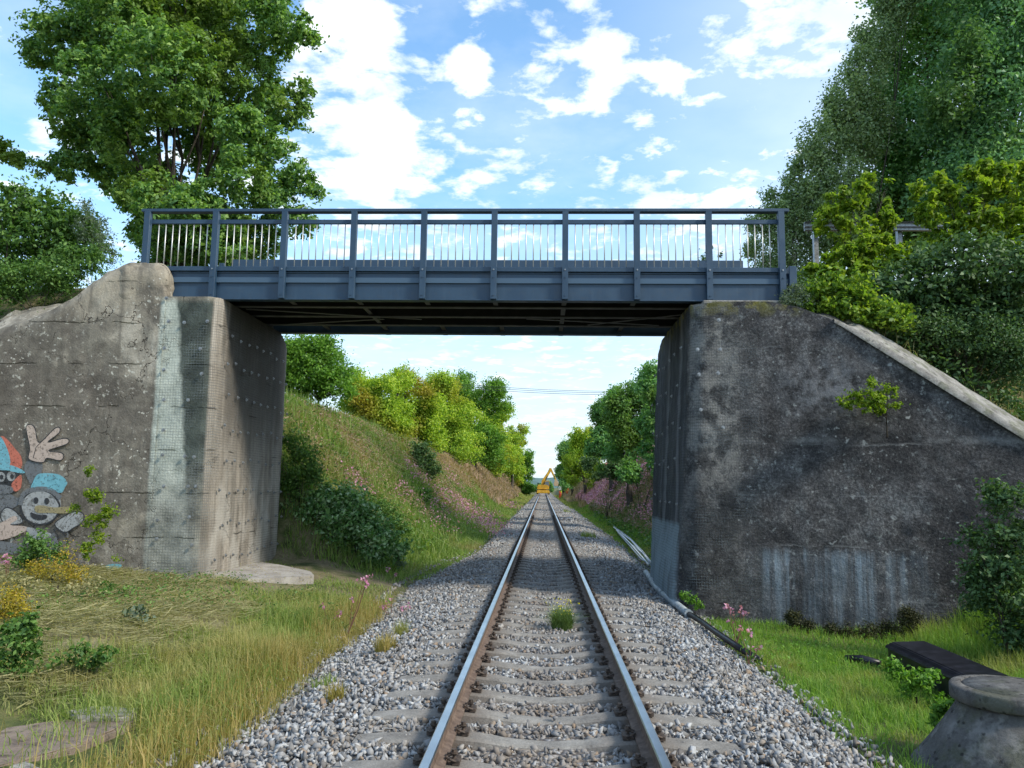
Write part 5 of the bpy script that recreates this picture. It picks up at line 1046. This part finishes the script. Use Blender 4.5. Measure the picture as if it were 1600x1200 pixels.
for i_, (L, lab) in enumerate((([(1240, 968, 10), (1262, 978, 8)], 'leftmost dark moss clump at the foot of the dark wing wall'), ([(1300, 985, 10), (1325, 992, 12)], 'middle dark moss clump at the foot of the dark wing wall'), ([(1360, 990, 14), (1390, 985, 14)], 'broad dark moss clump left of the highest one at the wall foot'), ([(1422, 972, 14), (1415, 960, 9)], 'highest dark moss clump clinging to the wing wall'))):
    P = L[0]; weed('moss_clump', lab, L, 13.45 - .1 * i_, 2600, .03, M_MOSS, 120 + i_, cat='moss', group='moss clumps at the wall foot', tuft=.45)

# ------------------------------------------------------------------ things on the ground
c0 = at(1505, 1080, Z=.17); mcx, mcy = c0[0] + .50, c0[1] + .20
MH = empty('manhole', (mcx, mcy, -.6), 'grey concrete cone-shaped manhole shaft with a round lid in the lower right corner', 'manhole')
def lathe(prof, name, m, parent, seg=72, c=(0, 0), sm=True, nz=0):
    V = []; n = len(prof)
    for r, z in prof:
        for k in range(seg): a = k * 2 * math.pi / seg; V.append((c[0] + r * math.cos(a), c[1] + r * math.sin(a), z))
    Fq = np.array([[i * seg + k, i * seg + (k + 1) % seg, (i + 1) * seg + (k + 1) % seg, (i + 1) * seg + k] for i in range(n - 1) for k in range(seg)])
    V = np.array(V); 
    if nz: V += (vnoise(V, 5, 3, 4) * nz)[:, None] * np.array([1, 1, .2])
    return link(name, arr_mesh(name, V, Fq), parent, m, sm)
lathe([(.80, -.75), (.80, -.55), (.77, -.48)] + [(.77 - .35 * t_ ** .9, -.48 + .48 * t_) for t_ in np.linspace(.1, 1, 8)] + [(.41, .04), (.38, .045)], 'cone', M_MAN, MH, c=(mcx, mcy), nz=.03)
lathe([(.38, .05), (.452, .048), (.464, .058), (.464, .150), (.452, .162), (.38, .170), (.375, .155), (.36, .155), (.355, .170), (.05, .176), (.0, .176)], 'lid', M_MAN, MH, c=(mcx, mcy), nz=.009)
TR = empty('plastic_trough', (4.75, 9.7, -.5), 'long black plastic cable trough lying in the grass behind the manhole', 'trough')
a_ = np.array(at(1420, 1012, Z=-.25)); b_ = np.array(at(1545, 1068, Z=-.25)); u = (b_ - a_); u[2] = 0; Lg = np.linalg.norm(u); ang = math.atan2(u[1], u[0]); rot = Matrix.Rotation(ang, 3, 'Z')
mid = (a_ + b_) / 2
mb = MB(); mb.prism([(-.26, -.30), (-.27, -.04), (-.22, .0), (.20, .02), (.27, -.03), (.27, -.30)], -Lg / 2, Lg / 2, 'x'); mb.bevel(.015, 2)
for v in mb.bm.verts: v.co = rot @ v.co + Vector((mid[0], mid[1], -.18))
mb.build('trough_body', M_BLACK, TR)
mb = MB(); mb.prism([(-.30, -.07), (-.29, -.045), (-.265, -.03), (-.265, -.08)], -Lg / 2 + .01, Lg / 2 - .01, 'x'); mb.prism([(.268, -.07), (.268, -.04), (.30, -.05), (.30, -.08)], -Lg / 2 + .01, Lg / 2 - .01, 'x')
for v in mb.bm.verts: v.co = rot @ v.co + Vector((mid[0], mid[1], -.18))
mb.build('rim', M_BLACK, TR)
p0 = at(1322, 1030, Z=-.5); p1 = at(1375, 1038, Z=-.5); mb = MB(); mb.tube([tuple(p0), tuple((p0 + p1) / 2 + np.array([0, 0, .03])), tuple(p1)], .055, 10); tag(mb.build('plastic_pipe', M_BLACK, None, True), 'short black pipe half hidden in grass before the moss clumps', 'pipe')
def ptube(name, label, cat, pts, r, m, Z, parent=None):
    P = [at(px, py, Z=Z) for px, py in pts]; mb = MB(); mb.tube([tuple(p) for p in P], r, 10); return tag(mb.build(name, m, parent, True), label, cat)
pp = [(2.50, 20.2, -.33), (2.42, 18.6, -.32), (2.30, 17.2, -.28), (2.27, 15.8, -.27), (2.30, 14.6, -.28), (2.36, 13.6, -.31)]
mb = MB(); mb.tube(pp, .062, 12); PI_ = tag(mb.build('drain_pipe', M_PIPE, None, True), 'pale grey drain pipe lying along the foot of the right abutment', 'pipe')
mb = MB()
for i_ in (1, 3, 5): q = Vector(pp[i_]); d = (Vector(pp[i_]) - Vector(pp[i_ - 1])).normalized() * .05; mb.cyl(q - d, q + d, .074, seg=14)
o = mb.build('pipe_collar', M_PIPE, PI_); o.matrix_parent_inverse = Matrix()
mb = MB(); mb.tube([(2.36, 13.6, -.31), (2.45, 13.0, -.33), (2.50, 12.2, -.35), (2.58, 11.3, -.37), (2.72, 10.6, -.42)], .045, 10); tag(mb.build('drain_hose', M_BLACK, None, True), 'black hose continuing the pale drain pipe towards the camera', 'hose')
for i_ in range(5):
    g_ = random.Random(i_); mb = MB(); pts = [at(958 + i_ * 2, 824 + i_ * 2, Z=-.35), at(985, 842 + i_ * 3, Z=-.3), at(1003, 862 + i_ * 3, Z=-.3), at(1016, 880 + i_ * 2, Z=-.33)]
    mb.tube([tuple(p + np.array([g_.uniform(-.05, .05), 0, g_.uniform(0, .08)])) for p in pts], .022, 8)
    tag(mb.build('cable_duct', M_WHITE if i_ % 2 else M_PIPE, None, True), 'one of the whitish ducts bundled in the ditch just beyond the right abutment', 'duct', 'white ducts in the ditch')
# slabs at lower left
def slab(pts, z0, z1, label, m, name='concrete_slab', cat='slab'):
    P = [at(px, py, Z=z1) for px, py in pts]; mb = MB(); mb.prism([(p[0], p[1]) for p in P], z0, z1, 'z'); mb.bevel(.015, 2)
    bmesh.ops.subdivide_edges(mb.bm, edges=[e for e in mb.bm.edges if e.calc_length() > .2], cuts=4)
    for v in mb.bm.verts: v.co += Vector((random.uniform(-.006, .006), random.uniform(-.006, .006), random.uniform(-.004, .004)))
    return tag(mb.build(name, m), label, cat)
slab([(-60, 1145), (150, 1117), (215, 1125), (120, 1165), (20, 1190), (-60, 1210)], -.45, -.26, 'reddish-brown flat concrete slab half buried in the lower left corner', M_BSLAB)
slab([(105, 1110), (150, 1102), (218, 1106), (205, 1118), (120, 1120)], -.38, -.22, 'narrow grey kerb stone behind the brown slab at lower left', M_SLAB, 'kerb_stone', 'stone')
slab([(-60, 1192), (30, 1184), (70, 1200), (60, 1230), (-60, 1240)], -.5, -.28, 'grey slab cut off by the bottom left corner', M_SLAB)
for q, (px, py, s, lab) in enumerate(((345, 1004, .07, 'small white stone lying in the hay on the left'), (1112, 985, .10, 'pale stone beside the black hose at the wall foot'), (1095, 972, .07, 'smaller pale stone above the one by the black hose'), (135, 945, .09, 'light stone among the weeds at far left'))):
    P = hit(px, py); hv, hf = HULLS[q]; tag(link('stone', arr_mesh('stone', hv * s + np.array(P) + np.array([0, 0, s * .3]), hf), None, M_SLAB), lab, 'stone')
# fence and pipe behind the right end of the bridge
def zat(px, py, Y): return at(px, py, Y=Y)
FN = empty('road_barrier', (6.6, 18.6, 5.6), 'grey crash barrier with a post half hidden by bushes right of the bridge', 'barrier')
a = zat(1256, 350, 18.6); b = zat(1275, 352, 18.6); e = zat(1540, 356, 19.6)
mb = MB(); mb.prism([(a[1] - .1, a[2] - .18), (a[1] - .02, a[2] - .16), (a[1] - .02, a[2] - .10), (a[1] - .08, a[2] - .08), (a[1] - .02, a[2] - .06), (a[1] - .02, a[2] + .01), (a[1] - .1, a[2] + .03), (a[1] + .0, a[2] + .03), (a[1] + .02, a[2] - .07), (a[1] + .0, a[2] - .18)], float(a[0]), float(e[0]), 'x'); mb.build('rail_beam', M_GALV, FN)
mb = MB(); mb.span((float(b[0]) - .05, 18.62, 5.2), (float(b[0]) + .05, 18.74, float(a[2]) + .0)); mb.build('post', M_GALV, FN)
mb = MB(); mb.span((float(b[0]) + 1.9, 18.62, 5.2), (float(b[0]) + 2.0, 18.74, float(a[2]) + .0)); mb.build('post', M_GALV, FN)
# overhead cables far behind
for q, (y0, y1) in enumerate(((600, 611), (603, 614), (597, 609))):
    A0 = at(640, y0 - 6, Y=82 + q * .4); A1 = at(1060, y1 + 1, Y=82 + q * .4); mb = MB(); n = 14; P = []
    for k in range(n + 1): w = k / n; p = A0 * (1 - w) + A1 * w; p = p - np.array([0, 0, .55 * 4 * w * (1 - w)]); P.append(tuple(p))
    mb.tube(P, .022, 5); tag(mb.build('overhead_cable', M_MDARK), ('middle', 'lowest', 'topmost')[q] + ' of the three thin cables strung across the sky under the bridge', 'cable', 'overhead cables')

# ------------------------------------------------------------------ road-rail excavator, people and sign far down the line
EX = empty('excavator', (-.2, 168, 0), 'yellow road-rail excavator with raised boom standing on the track in the distance', 'excavator'); Y = 168.
def w(px, py, Y=168.): return at(px, py, Y=Y)
mb = MB(); mb.span((-1.25, 165.6, .55), (1.25, 170.4, 1.0)); mb.span((-1.3, 165.4, .35), (1.3, 165.7, .75)); mb.bevel(.04); mb.build('chassis', M_MACH, EX)
for sx_ in (-1, 1):
    for yy in (166.4, 169.4):
        mb = MB(); mb.cyl((sx_ * .95, yy, .6), (sx_ * 1.35, yy, .6), .48, seg=20); o = mb.build('wheel', M_MDARK, EX); mb = MB(); mb.cyl((sx_ * 1.34, yy, .6), (sx_ * 1.37, yy, .6), .22, seg=14); q = mb.build('hub', M_MACH, None); q.parent = o
    mb = MB(); mb.cyl((sx_ * .70, 165.2, .2), (sx_ * .82, 165.2, .2), .22, seg=16); mb.build('rail_wheel', M_MDARK, EX)
mb = MB(); mb.cyl((0, 168, 1.0), (0, 168, 1.15), .7, seg=20); mb.build('turntable', M_MDARK, EX)
mb = MB(); mb.prism([(-1.25, 1.15), (1.2, 1.15), (1.2, 1.6), (.9, 2.1), (-1.0, 2.1), (-1.25, 1.7)], 166.2, 168.6, 'y'); mb.bevel(.06, 2); mb.build('engine_cover', M_MACH, EX)
mb = MB(); mb.span((-1.2, 167.2, 2.1), (-.9, 167.5, 2.5)); mb.build('exhaust', M_MDARK, EX)
mb = MB(); mb.prism([(167.0, 1.2), (168.9, 1.2), (169.0, 2.0), (168.6, 2.95), (167.0, 2.95)], .35, 1.25, 'x'); mb.bevel(.05, 2); o = mb.build('cab', M_MACH, EX)
mb = MB(); mb.span((.42, 166.985, 1.8), (1.18, 167.0, 2.8)); mb.span((1.25, 167.2, 1.8), (1.262, 168.4, 2.8)); q = mb.build('window', M_GLASS, None); q.parent = o
mb = MB(); mb.prism([(-.45, 1.6), (.15, 1.8), (.25, 2.6), (1.65, 5.0), (1.55, 5.35), (1.25, 5.3), (-.35, 2.9)], 168.2, 168.6, 'y'); mb.bevel(.04); mb.build('boom', M_MACH, EX)
mb = MB(); mb.prism([(1.2, 5.55), (1.65, 5.6), (2.75, 3.2), (2.5, 3.0)], 168.22, 168.55, 'y'); mb.bevel(.03); mb.build('stick', M_MACH, EX)
mb = MB(); mb.cyl((.1, 168.1, 2.0), (.9, 168.1, 3.9), .07); mb.cyl((.9, 168.7, 4.6), (1.3, 168.7, 5.5), .06); mb.build('ram', M_MDARK, EX)
mb = MB(); mb.prism([(2.35, 3.1), (2.85, 3.15), (3.2, 2.5), (3.05, 1.9), (2.4, 1.85), (2.15, 2.3), (2.35, 2.7)], 168.0, 168.8, 'y'); mb.bevel(.03); mb.build('bucket', mat('bucket_tan', (.45, .33, .20), .6), EX)

def person(label, x, y, z, vest, seed, arm=0., turn=0.):
    t_ = empty('person', (x, y, z), label, 'person', 'track workers by the machine', turn)
    def skin_(name, J, E_, m):
        me = bpy.data.meshes.new(name); me.from_pydata([j[0] for j in J], E_, []); o = bpy.data.objects.new(name, me); COL.objects.link(o); me.skin_vertices.new() if hasattr(me.skin_vertices, 'new') else None
        md = o.modifiers.new('s', 'SKIN')
        for k, j in enumerate(J): me.skin_vertices[0].data[k].radius = j[1] if isinstance(j[1], tuple) else (j[1], j[1])
        me.skin_vertices[0].data[0].use_root = True; o.modifiers.new('u', 'SUBSURF').levels = 1
        dg = bpy.context.evaluated_depsgraph_get(); me2 = bpy.data.meshes.new_from_object(o.evaluated_get(dg)); bpy.data.objects.remove(o); me2.materials.clear(); q = bpy.data.objects.new(name, me2); COL.objects.link(q); q.parent = t_; me2.materials.append(m); me2.name = name; return q
    J = [((0, 0, .93), (.15, .11)), ((0, 0, 1.15), (.14, .10)), ((0, 0, 1.38), (.17, .11)), ((0, 0, 1.5), .055), ((0, -.01, 1.60), (.08, .09)), ((0, -.01, 1.70), (.075, .09)),
         ((.19, 0, 1.40), .06), ((.25, -.03, 1.12), .045), ((.24 + arm * .1, -.14 - arm * .1, .88 + arm * .25), .035), ((.24 + arm * .1, -.17 - arm * .15, .80 + arm * .25), .035), ((-.19, 0, 1.40), .06), ((-.25, 0, 1.12), .045), ((-.25, -.10, .88), .035), ((-.25, -.12, .79), .035),
         ((.10, 0, .86), .10), ((.11, -.03, .48), .06), ((.12, .02, .08), .045), ((.12, -.13, .035), .035), ((-.10, 0, .86), .10), ((-.12, .03, .48), .06), ((-.13, .05, .08), .045), ((-.13, -.10, .035), .035)]
    E_ = [(0, 1), (1, 2), (2, 3), (3, 4), (4, 5), (2, 6), (6, 7), (7, 8), (8, 9), (2, 10), (10, 11), (11, 12), (12, 13), (0, 14), (14, 15), (15, 16), (16, 17), (0, 18), (18, 19), (19, 20), (20, 21)]
    skin_('body', J, E_, M_SKIN)
    up = 1.22; K = [((0, 0, .95), (.19, .14)), ((0, 0, 1.15), (.175, .13)), ((0, 0, 1.40), (.20, .14)), ((.20, 0, 1.41), .08), ((.25, -.03, 1.12), .065), ((.24 + arm * .1, -.13 - arm * .1, .92 + arm * .25), .055), ((-.20, 0, 1.41), .08), ((-.25, 0, 1.12), .065), ((-.25, -.09, .92), .055)]
    skin_('jacket', K, [(0, 1), (1, 2), (2, 3), (3, 4), (4, 5), (2, 6), (6, 7), (7, 8)], vest)
    K = [((0, 0, .93), (.17, .13)), ((.10, 0, .84), .12), ((.11, -.03, .48), .082), ((.12, .02, .12), .068), ((-.10, 0, .84), .12), ((-.12, .03, .48), .082), ((-.13, .05, .12), .068)]
    skin_('trousers', K, [(0, 1), (1, 2), (2, 3), (0, 4), (4, 5), (5, 6)], M_ORANGE)
    mb = MB(); mb.sph((0, 0, 1.73), (.115, .135, .085), 2); mb.cyl((0, -.02, 1.70), (0, -.02, 1.715), .15, seg=16); o = mb.build('helmet', M_WHITE, None); o.parent = t_; return t_
pz = lambda x, y: gz(x, y)
person('worker in orange hi-vis clothing standing nearest beside the excavator', 3.1, 150, pz(3.1, 150), M_ORANGE, 1, .6, 1.2)
person('worker in orange with a yellow jacket standing closest to the rails', 3.4, 160, pz(3.4, 160), M_YELLOWV, 2, 0, 2.6)
person('worker in orange standing farthest right among the pink weeds', 4.5, 152, pz(4.5, 152), M_ORANGE, 3, .2, -.6)
sg = at(875, 779, Y=135); SG = empty('track_sign', (float(sg[0]), 135, -.45), 'slim dark post with a small white board right of the distant workers', 'sign')
mb = MB(); mb.cyl((sg[0], 135, -.6), (sg[0], 135, 1.5), .06, seg=8); mb.build('post', M_MDARK, SG); mb = MB(); mb.span((float(sg[0]) - .22, 134.9, 1.25), (float(sg[0]) + .22, 134.94, 1.85)); mb.build('board', M_WHITE, SG)
# distant wooded hills and the far end of the line
def ridge(name, Y, h0, amp, seed, m, kind='structure'):
    xs = np.linspace(-900, 900, 240); n = np.linspace(0, 1, 12); X, N = np.meshgrid(xs, n)
    H = h0 + amp * n2d(X, X * 0, .006, seed, 4); Z = H * np.sin(N * np.pi / 2) + 1.5 * n2d(X, N * 300, .08, seed, 2) * N - 1 ; Yv = Y + N * 250
    i = np.arange(239)[None, :] + np.arange(11)[:, None] * 240
    return tag(link(name, arr_mesh(name, np.stack([X, Yv, Z], -1).reshape(-1, 3), np.stack([i, i + 1, i + 241, i + 240], -1).reshape(-1, 4)), None, m, True), kind=kind)
ridge('hills', 1300, 24, 12, 3, M_HILL)
c = (0., 420., 0.)
for i_, (px, ybot, wd, lab) in enumerate(((838, 757, 16, 'small dark tree far down the line left of the machine'), (858, 757, 16, 'small dark tree far down the line behind the machine'))):
    row_tree(px, 747, 766, wd, 330, M_MAPLE, lab, 150 + i_, 'distant trees behind the machine', 4500, .5)
# ground cover on the soil above the wing walls
x, y = scatter(4.3, 14, 12, 18.4, 520, g); yw = ywall(x); k = (y > yw + .80) & (n2d(x, y, .8, 201, 2) > -.75); x, y = x[k], y[k]
P = np.stack([x, y, ground(x, y) + g.uniform(0, .5, len(x))], -1)
stuff('undergrowth', leaves(P, .10, g, .7), M_BUSHD, 'dark leafy undergrowth on the slope above the right wing wall', 'undergrowth')
x, y = scatter(4.8, 11, 12, 15.5, 200, g); yw = ywall(x); k = (y > yw + .70) & (y < yw + 1.7) & (n2d(x, y, 1.4, 203, 2) > .0); x, y = x[k], y[k]
P = np.stack([x, y, ground(x, y) + .0], -1); stuff('dead_grass', blades(P, g.uniform(.1, .4, len(x)), .005, g, .9, .8), M_STRAW, 'dead grass trailing over the sloping coping of the right wing wall', 'dry grass')
x, y = scatter(-13, -7.8, 14.6, 18, 200, g); k = (n2d(x, y, .8, 205, 2) > -.3) & (x < -8.4 + .2 * n2d(x, y, 2, 2)); x, y = x[k], y[k]
P = np.stack([x, y, ground(x, y) + g.uniform(0, .22, len(x))], -1); stuff('undergrowth', leaves(P, .07, g, .7), M_BUSH, 'green undergrowth on the soil behind the left wing wall', 'undergrowth')

# broad-leaved weeds and seed tips mixed into the verge
x, y = scatter(-9.5, -2.75, 4.2, 14.1, 150, g); k = (n2d(x, y, .9, 301, 2) > .12) & (x < edgeL(y) - .1) & ~((x < -3.2) & (y < 6.9)); x, y = x[k], y[k]
stuff('weeds', leaves(np.stack([x, y, ground(x, y) + g.uniform(.02, .2, len(x))], -1), .05, g, .8, .5), M_BUSH, 'small broad-leaved weeds mixed through the grass and hay on the left', 'weeds')
x, y = scatter(-5.2, -2.6, 4.0, 14.5, 260, g); k = (x < edgeL(y)) & (n2d(x, y, .8, 303, 2) > -.1) & ~((x < -3.2) & (y < 6.9)); x, y = x[k], y[k]
stuff('seed_tips', leaves(np.stack([x, y, ground(x, y) + g.uniform(.16, .40, len(x))], -1), .022, g, .0, .3), M_DRY, 'pale seed tips of the tall grass beside the left ballast edge', 'dry grass')
x, y = scatter(2.7, 6.5, 4.3, 13.9, 110, g); k = (y < ywall(x) - .2) & (n2d(x, y, .9, 305, 2) > .1) & (x > edgeR(y) + .2); x, y = x[k], y[k]
stuff('weeds', leaves(np.stack([x, y, ground(x, y) + g.uniform(.02, .17, len(x))], -1), .05, g, .8, .5), M_ROUND, 'small leafy weeds mixed through the right verge grass', 'weeds')
# taller shaggy clumps on the left bank
x, y = scatter(-10.5, -3.0, 19, 55, 60, g); k = (n2d(x, y, .9, 307, 2) > .02) & ~((x < -6) & (y < 19.5)); x, y = x[k], y[k]
stuff('tall_grass', blades(np.stack([x, y, ground(x, y)], -1), g.uniform(.5, 1.05, len(x)), np.interp(y, [18, 55], [.012, .028]), g, .8, .8), M_BANKG, 'shaggy tall grass clumps standing out of the left bank', 'grass')
